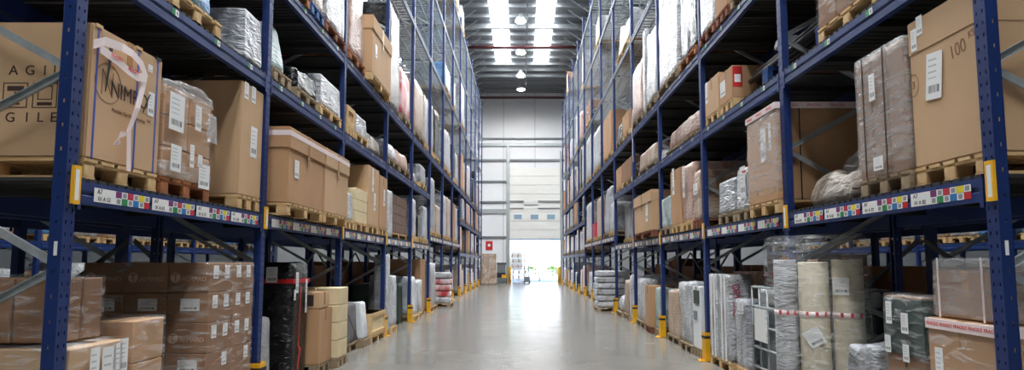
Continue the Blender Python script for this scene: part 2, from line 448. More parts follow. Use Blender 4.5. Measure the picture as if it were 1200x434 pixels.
# ------------------------------------------------------------------ racking
RD = 1.1
PH = 11.9
YL = [3.55, 6.23, 8.93, 11.83, 14.6, 17.46, 20.3, 23.1, 25.9, 28.7, 31.5, 34.3, 37.1, 39.9]
YR = [3.42, 6.1, 8.89, 11.69, 14.5, 17.45, 20.3, 23.1, 25.9, 28.7, 31.5, 34.3, 37.1, 39.9]
YS = {-1: YL, 1: YR}
SN = {-1: 'left', 1: 'right'}
BH = 0.135
def levels(s, k):
    if k <= 4: d = {'L1': 1.86, 'L2': 3.28}
    elif k <= 7: d = {'L1': 2.13}
    else: d = {'L1': 1.78, 'L2': 3.13}
    d['L3'] = 4.42 if s < 0 else 4.47
    d.update({'L4': 7.2, 'L5': 9.35, 'L6': 11.45} if s < 0 else {'L4': 6.72, 'L5': 8.82, 'L6': 11.05})
    return d
LN = {'G': 'floor level', 'L1': 'first shelf', 'L2': 'second shelf', 'L3': 'third shelf', 'L4': 'fourth shelf', 'L5': 'fifth shelf', 'L6': 'top shelf'}

def post_mesh(h):
    """Open channel post with a staggered double column of slots in its aisle face and round holes in its side."""
    bm = bmesh.new()
    W, D = 0.09, 0.07
    def sheet(P, cols, rows, skip):
        g = {}
        for i, a in enumerate(cols):
            for j, b in enumerate(rows):
                g[i, j] = bm.verts.new(P(a, b))
        for i in range(len(cols) - 1):
            for j in range(len(rows) - 1):
                if skip(i, j): continue
                bm.faces.new((g[i, j], g[i + 1, j], g[i + 1, j + 1], g[i, j + 1]))
    rows = [0.0]
    z = 0.06
    while z < h - 0.06:
        rows += [z, z + 0.022]; z += 0.07
    rows.append(h)
    hole = lambda j: j % 2 == 1
    sheet(lambda a, b: (0, a, b), [-0.045, -0.028, -0.018, 0.018, 0.028, 0.045], rows, lambda i, j: hole(j) and i in (1, 3))
    for s in (-1, 1):
        sheet(lambda a, b: (a, s * 0.045, b), [-D, -0.044, -0.035, 0.0], rows, lambda i, j: hole(j) and (j // 2) % 2 == 0 and i == 1)
        sheet(lambda a, b: (-D, s * a, b), [0.018, 0.045], [0, h], lambda i, j: False)
    bmesh.ops.remove_doubles(bm, verts=bm.verts[:], dist=0.0005)
    bmesh.ops.recalc_face_normals(bm, faces=bm.faces[:])
    bmesh.ops.solidify(bm, geom=bm.faces[:], thickness=0.003)
    me = bpy.data.meshes.new('post'); bm.to_mesh(me); bm.free()
    me.materials.append(MATS['blue_paint'])
    return me
POST = post_mesh(PH)
POST_BACK = MB().box(-0.07, 0, -0.045, 0.045, 0, PH).mesh('post', 'blue_paint')
FOOT = MB().box(-0.1, 0.025, -0.06, 0.06, 0, 0.012).cyl((0.014, 0.05, 0), (0.014, 0.05, 0.03), 0.008, n=8).mesh('foot_plate', 'galv')

def brace_mesh(up):
    a, b = (-0.03, 0, 0.0), (-RD + 0.03, 0, 0.575)
    if not up: a, b = (-RD + 0.03, 0, 0.0), (-0.03, 0, 0.575)
    m = MB()
    y = 0.012 if up else -0.012
    a = (a[0], y, a[2]); b = (b[0], y, b[2])
    m.bar(a, b, 0.004, 0.045)
    dv = Vector(b) - Vector(a); nn = Vector((-dv.z, 0, dv.x)).normalized() * 0.02
    sg = 1 if up else -1
    m.bar(Vector(a) + nn + Vector((0, 0.01 * sg, 0)), Vector(b) + nn + Vector((0, 0.01 * sg, 0)), 0.02, 0.004)
    m.bar(Vector(a) - nn + Vector((0, 0.01 * sg, 0)), Vector(b) - nn + Vector((0, 0.01 * sg, 0)), 0.02, 0.004)
    return m.mesh('brace', 'galv')
BR = {1: brace_mesh(True), 0: brace_mesh(False)}

def marker(parent, z):
    o = MB().box(0.003, 0.022, -0.03, -0.017, -0.09, 0.09).box(0.003, 0.022, 0.017, 0.03, -0.09, 0.09).box(0.003, 0.022, -0.03, 0.03, -0.112, -0.09).box(0.003, 0.022, -0.03, 0.03, 0.09, 0.112).build('marker_plate', 'orange_plastic', parent, loc=(0.0, 0.02, z))
    MB().box(0.003, 0.0215, -0.0168, 0.0168, -0.0895, 0.0895).build('insert', 'white', o)  # paper strip

def frame(s, k, X=2.6, h=PH, where='', rear=True, full=True, mk=None, Y=None):
    Y = YS[s][k] if Y is None else Y
    r = thing('upright_frame', (s * X, Y, 0), 'blue perforated rack upright frame, %s from the camera, %s %srack' % (ORD[k], SN[s], where), 'rack frame', 'rack upright frames', 0 if s < 0 else PI)
    link('post', POST if full else POST_BACK, r)
    if rear: link('post', POST if (full and k < 3) else POST_BACK, r, (-RD, 0, 0), (0, 0, PI))
    link('foot_plate', FOOT, r)
    if rear: link('foot_plate', FOOT, r, (-RD, 0, 0), (0, 0, PI))
    z = 0.2; i = 0
    while z < h - 0.6 and rear:
        link('brace', BR[1 - i % 2], r, (0, 0, z)); z += 0.575; i += 1
    if mk is not None: marker(r, mk)
    if k == 0 and X < 3: MB().box(-0.04, -0.02, s * 0.048, s * 0.049, 1.42, 1.5).build('post_label', 'white', r)
    return r

def beam_mesh(L, up=False):
    m = MB()
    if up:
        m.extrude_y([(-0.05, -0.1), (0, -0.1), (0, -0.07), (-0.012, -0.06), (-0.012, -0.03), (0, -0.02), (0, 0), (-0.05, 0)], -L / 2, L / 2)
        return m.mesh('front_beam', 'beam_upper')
    m.extrude_y([(-0.05, -BH), (0, -BH), (0, -0.085), (-0.008, -0.078), (-0.008, -0.058), (0, -0.05), (0, -0.0), (-0.05, 0)], -L / 2, L / 2)
    for s in (-1, 1):
        m.box(0.0, 0.004, s * (L / 2 - 0.001) - 0.03 * (s > 0), s * (L / 2 - 0.001) + 0.03 * (s < 0), -0.17, 0.0)
    return m.mesh('front_beam', 'blue_beam')

def deck_mesh(L, kind):
    m = MB()
    if kind == 'dense':
        n = int(L / 0.088)
        for i in range(n):
            y = -L / 2 + (i + 0.5) * L / n
            m.box(-RD + 0.01, -0.004, y - 0.03, y + 0.03, 0.0, 0.022)
        for y in (-L / 3.0, 0, L / 3.0):
            m.box(-RD + 0.052, -0.052, y - 0.03, y + 0.03, -0.05, -0.001)
        return m.mesh('deck', 'deck_dark')
    n = int(L / 0.16)
    for i in range(n):
        y = -L / 2 + (i + 0.5) * L / n
        m.box(-RD + 0.01, -0.004, y - 0.035, y + 0.035, 0.0, 0.022)
    for x in (-0.3, -0.55, -0.8):
        m.box(x - 0.02, x + 0.02, -L / 2, L / 2, -0.02, -0.001)
    return m.mesh('deck', 'galv')

def tag_mesh(simple=False):
    W, Ht = 0.56, 0.086
    m = MB()
    m.box(0.0005, 0.0015, -W / 2, -W / 2 + 0.27, -Ht / 2, Ht / 2, 0)
    x = -W / 2 + 0.0
    cell = W / 10.6
    cols = {0: (2, 0, 3, 0, 4, 0), 1: (0, 5, 0, 6, 0, 7)}
    for r in (0, 1):
        z1 = Ht / 2 - r * Ht / 2; z0 = z1 - Ht / 2
        for i in range(6):
            y0 = -W / 2 + 0.2 + i * 0.06 + (0.0 if r == 0 else 0.0)
            m.box(0.0016, 0.0022, y0 + 0.001, y0 + 0.059, z0 + 0.001, z1 - 0.001, cols[r][i])
            if cols[r][i] == 0:
                m.box(0.0023, 0.0026, y0 + 0.012, y0 + 0.048, z0 + 0.007, z1 - 0.007, 1)
    return m.mesh('location_label', ['white', 'tag_grey', 'purple', 'crimson', 'lemon', 'green', 'sky_blue', 'red'])
TAG = tag_mesh()
STK = MB().box(0.0005, 0.0016, -0.045, 0.0, -0.024, 0.024, 0).box(0.0005, 0.0016, 0.0, 0.045, -0.024, 0.024, 1).box(0.0017, 0.002, 0.012, 0.034, -0.014, 0.014, 2).mesh('shelf_sticker', ['green', 'white', 'tag_grey'])
STK2 = MB().box(0.0005, 0.0016, -0.05, 0.05, -0.026, 0.026, 0).mesh('shelf_sticker', ['tag_grey'])

def shelf(s, k, lv, z, X=2.6, where='', kind='dense', tags=None, Y0=None, Y1=None):
    Y0 = YS[s][k] if Y0 is None else Y0; Y1 = YS[s][k + 1] if Y1 is None else Y1
    L = Y1 - Y0 - 0.106
    r = thing('rack_shelf', (s * X, (Y0 + Y1) / 2, z), 'blue beamed shelf with %s deck, %s, %s bay of the %s %srack' % ('slatted' if kind == 'dense' else 'open barred', LN[lv], ORD[k], SN[s], where), 'rack shelf', 'rack shelves', 0 if s < 0 else PI)
    key = round(L, 3)
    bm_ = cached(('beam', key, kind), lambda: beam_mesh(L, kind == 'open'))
    link('front_beam', bm_, r)
    link('rear_beam', bm_, r, (-RD, 0, 0), (0, 0, PI))
    link('deck', cached(('deck', key, kind), lambda: deck_mesh(L, kind)), r)
    if tags == 'tag':
        for i in range(4):
            y = -L / 2 + 0.14 + 0.28 + i * (L - 0.2) / 4 * 1.0
            t = link('location_label', TAG, r, (0.0008, y, -0.068))
            if k == 0:
                text('code', 'A7', 0.04, t, (0.002, -0.23, 0.022), RF, 'ink')
                text('code', '01 A %d2' % (5 + i), 0.036, t, (0.002, -0.185, -0.022), RF, 'ink')
    elif tags == 'stk':
        for i in range(4):
            link('shelf_sticker', STK if k < 2 else STK2, r, (0.0008, -L / 2 + (i + 0.4) * L / 4, -0.03))
    return r

FRAMES = {}
def in_frame(z, y1):
    return z < Zat(-14, y1)
for s in (-1, 1):
    for k in range(14):
        FRAMES[s, k] = frame(s, k, full=k < 9, mk=(1.83 if k < 5 else None))
    for k in range(13):
        for lv, z in levels(s, k).items():
            if lv in ('L1', 'L2', 'L3') or in_frame(z, YS[s][k + 1]):
                shelf(s, k, lv, z, kind='dense' if lv in ('L1', 'L2', 'L3') else 'open', tags='tag' if (lv == 'L1' and k < 8) else ('stk' if lv in ('L2', 'L3') and k < 5 else None))

# post protectors
PB = MB().box(0.03, 0.042, -0.075, 0.075, 0.004, 0.4).box(-0.06, 0.03, -0.075, -0.063, 0.004, 0.4).box(-0.06, 0.03, 0.063, 0.075, 0.004, 0.4).mesh('guard', 'yellow', 0.004)
PBB = MB().box(0.0425, 0.046, -0.079, 0.079, 0.315, 0.352).box(-0.05, 0.0425, -0.079, -0.0755, 0.315, 0.352).box(-0.05, 0.0425, 0.0755, 0.079, 0.315, 0.352).mesh('band', 'black')
PBF = MB().box(0.043, 0.11, -0.06, 0.06, 0.0, 0.012).cyl((0.08, 0.03, 0.01), (0.08, 0.03, 0.03), 0.01, n=6).cyl((0.08, -0.03, 0.01), (0.08, -0.03, 0.03), 0.01, n=6).mesh('floor_plate', 'yellow')
for s in (-1, 1):
    for k in range(1, 14):
        r = thing('post_protector', (s * 2.6, YS[s][k], 0), 'yellow post protector with black band at foot of %s upright, %s rack' % (ORD[k], SN[s]), 'post protector', 'yellow post protectors', 0 if s < 0 else PI)
        link('guard', PB, r); link('band', PBB, r); link('floor_plate', PBF, r)

# diagonal spine bracing, bolted to the rear posts of the near frames
for s in (-1, 1):
    for k in range(0, 5):
        Y0, Y1 = YS[s][k] + 0.06, YS[s][k + 1] - 0.06
        for z0, z1 in ((0.25, 1.6), (1.95, 3.05)):
            L = Y1 - Y0; g = -s; a, b_ = 0.06 * g, (0.06 + L) * g
            MB().bar((0, a, z0), (0, b_, z1), 0.012, 0.05).bar((-0.02, a, z1), (-0.02, b_, z0), 0.012, 0.05).build('spine_brace', 'galv_dark', FRAMES[s, k], loc=(-RD - 0.21, 0, 0))

# ------------------------------------------------------------------ goods
def wrapmesh(name, m, W, D, h, seed=0, amp=0.03, rad=0.04, top=0.0, taper=0.0, n=9, lean=0.0, frill=0.0):
    """Film-wrapped body: a rounded block with pinched folds, an uneven top and a slight taper."""
    bm = bmesh.new()
    bmesh.ops.create_cube(bm, size=1.0)
    bmesh.ops.subdivide_edges(bm, edges=bm.edges[:], cuts=n, use_grid_fill=True)
    off = Vector((seed * 7.31, seed * 3.17, seed * 1.73))
    sx, sy, sz = D, W, h
    r = min(rad, D / 3, W / 3, h / 3)
    for v in bm.verts:
        p = Vector((v.co.x * sx, v.co.y * sy, v.co.z * sz))
        q = Vector((max(-sx / 2 + r, min(sx / 2 - r, p.x)), max(-sy / 2 + r, min(sy / 2 - r, p.y)), max(-sz / 2 + r, min(sz / 2 - r, p.z))))
        dd = p - q
        nd = dd.normalized() if dd.length > 1e-6 else Vector((0, 0, 0))
        if dd.length > 1e-6: p = q + nd * r
        f = 0.5 + 0.5 * noise.noise(Vector((p.x * 5, p.y * 5, p.z * 2.2)) + off)
        g = 0.5 + 0.5 * noise.noise(Vector((p.x * 13, p.y * 13, p.z * 6)) + off)
        t = (p.z + sz / 2) / sz
        a = amp * (0.7 * f + 0.3 * g)
        p -= Vector((nd.x, nd.y, 0)) * a
        if t > 0.35 and top:
            w = (t - 0.35) / 0.65
            nn = 0.5 + 0.5 * noise.noise(Vector((p.x * 1.7, p.y * 2.6, 3.3)) + off) + 0.35 * noise.noise(Vector((p.x * 5, p.y * 6, 1.3)) + off)
            p.z -= top * sz * w * max(0, min(1.1, nn))
        if taper:
            p.x *= 1 - taper * t; p.y *= 1 - taper * t
        if lean: p.y += lean * t * t * W
        v.co = Vector((p.x, p.y, p.z + sz / 2))
        if t < 0.02: v.co.z = 0.0
    for f in bm.faces: f.smooth = True
    me = bpy.data.meshes.new(name); bm.to_mesh(me); bm.free()
    me.materials.append(MATS[m])
    return me

def pallet_mesh(W, D, single):
    T = 0.125
    top = MB(); nb = 5 if W < 1.0 else 7
    # deck boards run front to back over three cross stringers
    bw = W / nb * 0.8
    for i in range(nb):
        y = -W / 2 + bw / 2 + i * (W - bw) / (nb - 1)
        top.box(-D / 2, D / 2, y - bw / 2, y + bw / 2, T - 0.02, T)
    for x in (-D / 2 + 0.06, 0, D / 2 - 0.06):
        top.box(x - 0.05, x + 0.05, -W / 2, W / 2, T - 0.038, T - 0.0205)
    blocks = []
    for x in (-D / 2 + 0.06, 0, D / 2 - 0.06):
        for y in (-W / 2 + 0.05, 0, W / 2 - 0.05):
            blocks.append((x, y))
    if single:
        for x, y in blocks: top.box(x - 0.058, x + 0.058, y - 0.048, y + 0.048, 0.018, T - 0.0385)
        for y in (-W / 2 + 0.05, 0, W / 2 - 0.05): top.box(-D / 2, D / 2, y - 0.048, y + 0.048, 0, 0.0175)
        return top
    return top, blocks

PALNAME = {'wood_pale': 'pale wood pallet', 'wood_orange': 'orange-brown wood pallet', 'wood_red': 'reddish wood pallet', 'wood_grey': 'weathered wood pallet', 'pallet_blue': 'blue pallet', 'pallet_green': 'green pallet'}
def pallet(s, x, Yc, z, W, D, m, label, detailed):
    rz = 0 if s < 0 else PI
    g = 'pallets under the racked goods'
    W = round(W, 2); D = round(D, 2)
    if not detailed:
        o = link('pallet', cached(('pal', W, D, m), lambda: pallet_mesh(W, D, True).mesh('pallet', m)), None, (x, Yc, z), (0, 0, rz))
        return tag(o, label, 'pallet', g)
    r = thing('pallet', (x, Yc, z), label, 'pallet', g, rz)
    top, blocks = pallet_mesh(W, D, False)
    top.build('deck_boards', m, r)
    blk = cached(('blk', m), lambda: MB().box(-0.058, 0.058, -0.048, 0.048, 0.018, 0.0865).mesh('block', m, 0.003))
    for bx, by in blocks: link('block', blk, r, (bx, by, 0))
    bb = cached(('bb', m, D), lambda: MB().box(-D / 2, D / 2, -0.048, 0.048, 0, 0.0175).mesh('bottom_board', m))
    for y in (-W / 2 + 0.05, 0, W / 2 - 0.05): link('bottom_board', bb, r, (0, y, 0))
    return r

LAB = cached('lab', lambda: MB().box(0, 0.0012, -0.5, 0.5, -0.5, 0.5).mesh('label', 'label_paper'))
def add_labels(r, D, W, h, labels, dx=0.0):
    for (u, v, lw, lh, *tl) in labels:
        o = link('label', LAB, r, (D / 2 + 0.0012 + dx, u * W, v * h), (R(tl[0]) if tl else 0, 0, 0))
        o.scale = (1, lw, lh)

CAT = {'box': ('cardboard_box', 'box'), 'lidbox': ('cardboard_box', 'box'), 'film': ('wrapped_load', 'wrapped load'), 'wrap': ('wrapped_load', 'wrapped load'),
       'stack': ('carton_stack', 'wrapped load'), 'heap': ('wrapped_bundle', 'bundle'), 'crate': ('wooden_crate', 'crate')}
def short_desc(d):
    for w in (' with ', ' beside ', ' atop ', ' resting ', ' under ', ' set ', ' in ', ' wrapped in '):
        if len(d.split()) > 5: d = d.split(w)[0]
    return d
OCC = {}
SEED = [1]
SKIP = set()
def place_text(s, k, lv, where=''):
    return '%s, %s bay, %s %srack' % (LN[lv], ORD[k], SN[s], where)

def load(s, k, lv, px0, px1, py, kind, desc, m='tan', X=2.575, D=1.15, pal='wood_pale', free=False, zb=None, h=None, labels=(), Y=None, where='', Xoff=0.0, **kw):
    """One load on its pallet: Y extent from the picture columns px0..px1 on the plane X of its aisle face."""
    SEED[0] += 1
    base = (0.0 if lv == 'G' else levels(s, k)[lv] + 0.023) if zb is None else zb
    b = base + (0.126 if pal else 0.0)
    if Y is None:
        zg = b + (h or 0.5) * 0.5
        ya, yb = sorted((Yat(px0, X, zg), Yat(px1, X, zg)))
        if h is None:
            h = max(0.15, Zat(py, (ya + yb) / 2) - b)
            zg = b + h / 2
            ya, yb = sorted((Yat(px0, X, zg), Yat(px1, X, zg)))
            h = max(0.15, Zat(py, (ya + yb) / 2) - b)
        if not free:
            mg = 0.085 if lv == 'G' else 0.055
            lo, hi = YS[s][k] + mg, YS[s][k + 1] - mg
            ya, yb = max(ya, lo), min(yb, hi)
            if yb - ya < 0.25: yb = min(hi, ya + 0.25); ya = max(lo, yb - 0.25)
    else: ya, yb = Y
    if zb is None:
        occ = OCC.setdefault((s, k, lv, where), [])
        for a, c in occ:
            if ya < c and yb > a:
                if (ya + yb) / 2 > (a + c) / 2: ya = max(ya, c + 0.012)
                else: yb = min(yb, a - 0.012)
        occ.append((ya, yb))
    if lv != 'G' and h is not None and zb is None:
        up = [z for z in levels(s, k).values() if z > base + 0.1]
        if up: h = min(h, min(up) - BH - 0.06 - b)
    W = yb - ya - 0.01; Yc = (ya + yb) / 2
    x = s * (X + D / 2 + Xoff)
    near = Yc < 13
    place = place_text(s, k, lv, where)
    if pal:
        pallet(s, x, Yc, base, max(W, 0.3), D, pal, '%s under the %s, %s' % (PALNAME[pal], short_desc(kw.get('short', desc)), place), Yc < 12.5)
    nm, cat = CAT[kind]
    rz = 0 if s < 0 else PI
    label = '%s, %s' % (desc, place)
    e = s  # local y sign of the face turned to the cross aisle
    r = thing(nm, (x, Yc, b), label, cat, None, rz)
    if kind in ('box', 'lidbox'):
        MB().box(-D / 2, D / 2, -W / 2, W / 2, 0, h).build('body', m, r, bevel=0.01)
        tp = MB(); tw = 0.03
        if kind == 'lidbox':
            lh = min(0.24, h * 0.28); o = 0.014
            ld = MB().box(-D / 2 - o, D / 2 + o, -W / 2 - o, W / 2 + o, h - lh, h + 0.012).build('lid', m, r, bevel=0.012)
            tp.box(D / 2 + o, D / 2 + o + 0.0015, -0.035, 0.035, h - lh - 0.12, h + 0.01); tp.build('packing_tape', 'pack_tape', r)
            if kw.get('fragile'):
                MB().box(-D / 2 - o, D / 2 + o + 0.002, -W / 2 - o - 0.002, W / 2 + o + 0.002, h - 0.085, h - 0.03).build('edge_tape', 'tape_white', ld)
        else:
            tp.box(D / 2, D / 2 + 0.0015, -tw, tw, h - 0.16, h); tp.box(-D / 2, D / 2 + 0.0015, -tw, tw, h, h + 0.0015)
            tp.build('packing_tape', 'pack_tape', r)
            if near:
                MB().box(-D / 2 + 0.01, D / 2 + 0.0008, -W / 2 + 0.004, W / 2 - 0.004, h * 0.5 - 0.0008, h * 0.5 + 0.0008).build('seam', 'ink_soft', r) if kw.get('seam') else None
    elif kind == 'wrap':
        body = link('film_wrap', wrapmesh('film_wrap', m, W, D, h, SEED[0], kw.get('amp', 0.035), kw.get('rad', 0.05), kw.get('top', 0.06), kw.get('taper', 0.03), 12 if near else 7, kw.get('lean', 0)), r)
        if kw.get('peek'):
            MB().box(-D / 2 + 0.05, D / 2 - 0.03, -W / 2 + 0.045, W / 2 - 0.045, 0.01, h * 0.86).build('carton', kw['peek'], r)
    elif kind == 'heap':
        link('film_wrap', wrapmesh('film_wrap', m, W, D, h, SEED[0], kw.get('amp', 0.06), kw.get('rad', 0.12), kw.get('top', 0.45), kw.get('taper', 0.12), 14 if near else 9, kw.get('lean', 0)), r)
    elif kind in ('stack', 'film'):
        ny, nz = kw.get('ny', 2), kw.get('nz', 4); nx = kw.get('nx', 2)
        cw, ch, cd = W / ny, h / nz, D / nx
        cm = cached(('ct', round(cw, 2), round(ch, 2), round(cd, 2), m), lambda: MB().box(-cd / 2 + 0.008, cd / 2 - 0.008, -cw / 2 + 0.008, cw / 2 - 0.008, 0.002, ch - 0.002).mesh('carton', m, 0.008, 1))
        for iz in range(nz):
            for iy in range(ny):
                for ix in range(nx):
                    if ix < nx - 1 and 0 < iz < nz - 1 and iy not in (0, ny - 1): continue
                    link('carton', cm, r, (-D / 2 + (ix + 0.5) * cd, -W / 2 + (iy + 0.5) * cw, iz * ch))
        if kw.get('cover', 'film_clear'):
            link('stretch_film', wrapmesh('stretch_film', kw.get('cover', 'film_clear'), W + 0.03, D + 0.03, h + 0.02, SEED[0], 0.012, 0.03, 0.0, 0.0, 10), r)
    elif kind == 'crate':
        MB().box(-D / 2 + 0.02, D / 2 - 0.02, -W / 2 + 0.02, W / 2 - 0.02, 0, h).build('panels', m, r)
        bt = MB()
        for z0 in (0, h - 0.07):
            bt.box(-D / 2, D / 2, -W / 2, W / 2, z0, z0 + 0.07)
        for y in (-W / 2 + 0.04, W / 2 - 0.04):
            bt.box(-D / 2, D / 2, y - 0.035, y + 0.035, 0.07, h - 0.07)
        bt.build('battens', 'wood_pale', r)
    add_labels(r, D, W, h, labels, kw['ldx'] if 'ldx' in kw else 0.02 if kind in ('film', 'stack') else 0.004 if kind in ('wrap', 'film', 'stack', 'lidbox') else 0)
    r['_dims'] = (W, D, h)
    return r, W, D, h

def strip(name, pts, wv, th, m, parent):
    """A ribbon through pts, its width along the vectors wv."""
    mb = MB()
    for i in range(len(pts) - 1):
        a, b = Vector(pts[i]), Vector(pts[i + 1]); wa, wb_ = Vector(wv[i]) / 2, Vector(wv[i + 1]) / 2
        t = Vector((th, 0, 0))
        mb.quadbox([a - wa, a + wa, b + wb_, b - wb_, a - wa + t, a + wa + t, b + wb_ + t, b - wb_ + t])
    return mb.build(name, m, parent)

# ================= LEFT RACK =================
L_, R_ = -1, 1
# -- first shelf
r, W, D, h = load(L_, 0, 'L1', 0, 0, 0, 'box', 'huge tan carton with blue straps and printed ring mark', 'tan', X=2.62, Y=(3.665, 4.42), h=0.835, short='strapped ring-marked carton',
                  labels=[(0.34, 0.58, 0.07, 0.17), (0.3, 0.88, 0.05, 0.05)])
F_ = D / 2
for u in (-0.42, 0.12, 0.42):
    MB().box(F_, F_ + 0.002, u * W - 0.008, u * W + 0.008, 0, h).box(-F_, F_ + 0.002, u * W - 0.008, u * W + 0.008, h, h + 0.002).build('strap', 'strap_blue', r)
    MB().box(F_ - 0.03, F_ + 0.006, u * W - 0.03, u * W + 0.03, h - 0.015, h + 0.006).build('corner_guard', 'black' if u > 0.3 else 'wood_pale', r)
ring = MB(); RN = 40
for i in range(RN):
    a, b = 2 * PI * i / RN, 2 * PI * (i + 1) / RN
    ring.bar((F_ + 0.001, -0.2 + 0.125 * math.cos(a), 0.5 + 0.125 * math.sin(a)), (F_ + 0.001, -0.2 + 0.125 * math.cos(b), 0.5 + 0.125 * math.sin(b)), 0.004, 0.0015, up=(1, 0, 0))
ring.box(F_, F_ + 0.0015, -0.26, -0.254, 0.42, 0.58).box(F_, F_ + 0.0015, -0.16, -0.154, 0.42, 0.58)
ring.bar((F_ + 0.001, -0.255, 0.58), (F_ + 0.001, -0.16, 0.42), 0.006, 0.0015, up=(1, 0, 0))
ring.build('ring_mark', 'ink_soft', r)
text('lettering', 'NIMRO', 0.145, r, (F_ + 0.001, 0.02, 0.475), RF, 'ink', sx=0.85)
MB().bar((F_ + 0.0022, 0.165, 0.405), (F_ + 0.0022, 0.235, 0.55), 0.012, 0.0012, up=(1, 0, 0)).build('letter_slash', 'ink', r)
text('lettering', 'Modular Flat Manufacturing', 0.035, r, (F_ + 0.001, 0.02, 0.345), RF, 'ink_soft', sx=0.9)
text('lettering', 'ltd', 0.035, r, (F_ + 0.001, 0.24, 0.36), RF, 'ink_soft')
RE = (PI / 2, 0, 0)
for i, (ch, x) in enumerate(zip('FRAGIL', (-0.2, -0.09, 0.02, 0.12, 0.21, 0.28))):
    text('lettering', ch, 0.085, r, (x + F_ - 0.5 + 0.02, -W / 2 - 0.001, 0.53), RE, 'ink')
for i, (ch, x) in enumerate(zip('FRAGILE', (-0.3, -0.2, -0.09, 0.02, 0.12, 0.2, 0.28))):
    text('lettering', ch, 0.085, r, (x + F_ - 0.5 + 0.02, -W / 2 - 0.001, 0.24), RE, 'ink')
for i, cx in enumerate((-0.3, -0.12, 0.06, 0.24)):
    x = cx + F_ - 0.5; y = -W / 2 - 0.0012
    mb = MB()
    for (x0, x1, z0, z1) in ((-0.075, 0.075, 0.30, 0.306), (-0.075, 0.075, 0.45, 0.456), (-0.075, -0.069, 0.30, 0.456), (0.069, 0.075, 0.30, 0.456)):
        mb.box(x + x0, x + x1, y, y + 0.001, z0, z1)
    if i == 3:
        mb.box(x - 0.045, x + 0.045, y, y + 0.001, 0.315, 0.335)
        for (x0, x1, z0, z1) in ((-0.045, 0.045, 0.35, 0.356), (-0.045, 0.045, 0.43, 0.436), (-0.045, -0.039, 0.35, 0.436), (0.039, 0.045, 0.35, 0.436)): mb.box(x + x0, x + x1, y, y + 0.001, z0, z1)
    elif i == 2:
        mb.box(x - 0.005, x + 0.005, y, y + 0.001, 0.33, 0.4).box(x - 0.03, x + 0.03, y, y + 0.001, 0.32, 0.33)
        mb.bar((x - 0.05, y, 0.42), (x + 0.05, y, 0.42), 0.001, 0.03)
    else:
        mb.bar((x - 0.02, y, 0.33), (x - 0.02, y, 0.42), 0.008, 0.001); mb.bar((x + 0.02, y, 0.33), (x + 0.02, y, 0.42), 0.008, 0.001)
        mb.bar((x - 0.035, y, 0.41), (x, y, 0.435), 0.008, 0.001)
    mb.build('handling_mark', 'ink', r)
strip('black_string', [(F_ + 0.004, -0.2, 0.74), (F_ + 0.008, -0.21, 0.62), (F_ + 0.004, -0.23, 0.44)], [(0, 0.035, 0), (0, 0.02, 0), (0, 0.006, 0)], 0.002, 'black', r)
# loose printed tape looped over its face
o = F_ + 0.03
loop = strip('loose_tape', [(F_ + 0.004, -0.36, 0.7), (o, -0.3, 0.74), (o + 0.02, -0.16, 0.75), (o, -0.03, 0.755), (o, 0.07, 0.72), (o, 0.12, 0.66), (o, 0.1, 0.56), (o + 0.01, 0.04, 0.4), (o, -0.02, 0.24), (o, -0.01, 0.12), (o, 0.0, -0.03)],
             [(0, 0, 0.06), (0, 0.01, 0.06), (0, 0, 0.055), (0, 0.01, 0.05), (0, 0.04, 0.04), (0, 0.06, 0.0), (0, 0.06, 0.01), (0, 0.055, 0.01), (0, 0.045, 0.01), (0, 0.04, 0), (0, 0.045, 0)], 0.002, 'tape_white', r)
lp2 = strip('loose_tape', [(o + 0.004, -0.34, 0.68), (o + 0.012, -0.22, 0.655), (o + 0.016, -0.08, 0.62), (o + 0.012, 0.03, 0.61), (o + 0.012, 0.1, 0.64)], [(0, 0, 0.055)] * 5, 0.002, 'tape_white', r)
strip('loose_tape', [(o + 0.004, 0.0, 0.25), (o + 0.02, -0.08, 0.2), (o + 0.03, -0.16, 0.18), (o + 0.02, -0.17, 0.12), (o + 0.01, -0.12, 0.13)], [(0, 0.01, 0.02), (0, 0.02, 0.03), (0, 0.02, 0.05), (0, 0.05, 0.02), (0, 0.03, 0.03)], 0.002, 'tape_white', r)
for z, y in ((0.665, -0.2), (0.63, -0.03)):
    text('tape_print', 'FRAGILE', 0.03, lp2, (o + 0.019, y, z + 0.005), (PI / 2, 0, PI / 2), 'fragile_red')

load(L_, 0, 'L1', 178, 248, 101, 'stack', 'film-wrapped brown carton stack with torn film top', 'tan_deep', X=2.62, Y=(4.46, 5.17), h=0.69, pal='wood_orange', ny=2, nz=3, D=1.0, short='torn-film carton stack',
     labels=[(-0.32, 0.72, 0.2, 0.28), (0.12, 0.76, 0.09, 0.2), (-0.3, 0.22, 0.14, 0.2), (0.02, 0.3, 0.06, 0.18), (0.2, 0.27, 0.07, 0.1), (0.3, 0.1, 0.17, 0.2)])
def torn(r, W, D, h):
    link('torn_film', wrapmesh('torn_film', 'film_milky', W + 0.035, D + 0.06, 0.16, 77, 0.05, 0.05, 0.5, 0.0, 14), r, (0, 0, h - 0.09))
    link('torn_film', wrapmesh('torn_film', 'film_milky', 0.2, 0.04, 0.3, 78, 0.04, 0.02, 0.3, 0.3, 8), r, (D / 2, W / 2, h - 0.34))
    link('torn_film', wrapmesh('torn_film', 'film_milky', W + 0.03, D + 0.05, 0.14, 79, 0.03, 0.03, 0.3, 0.0, 14), r, (0, 0, 0.003))
torn(C.objects[-1] if False else [o for o in C.objects if o.name.startswith('carton_stack')][-1], 0.7, 1.0, 0.72)
load(L_, 0, 'L1', 281, 309, 101, 'box', 'tall plain tan carton with two top labels', 'tan', X=2.62, short='tall plain carton', labels=[(-0.3, 0.93, 0.09, 0.16), (0.02, 0.93, 0.09, 0.16), (0.1, 0.5, 0.14, 0.3)])
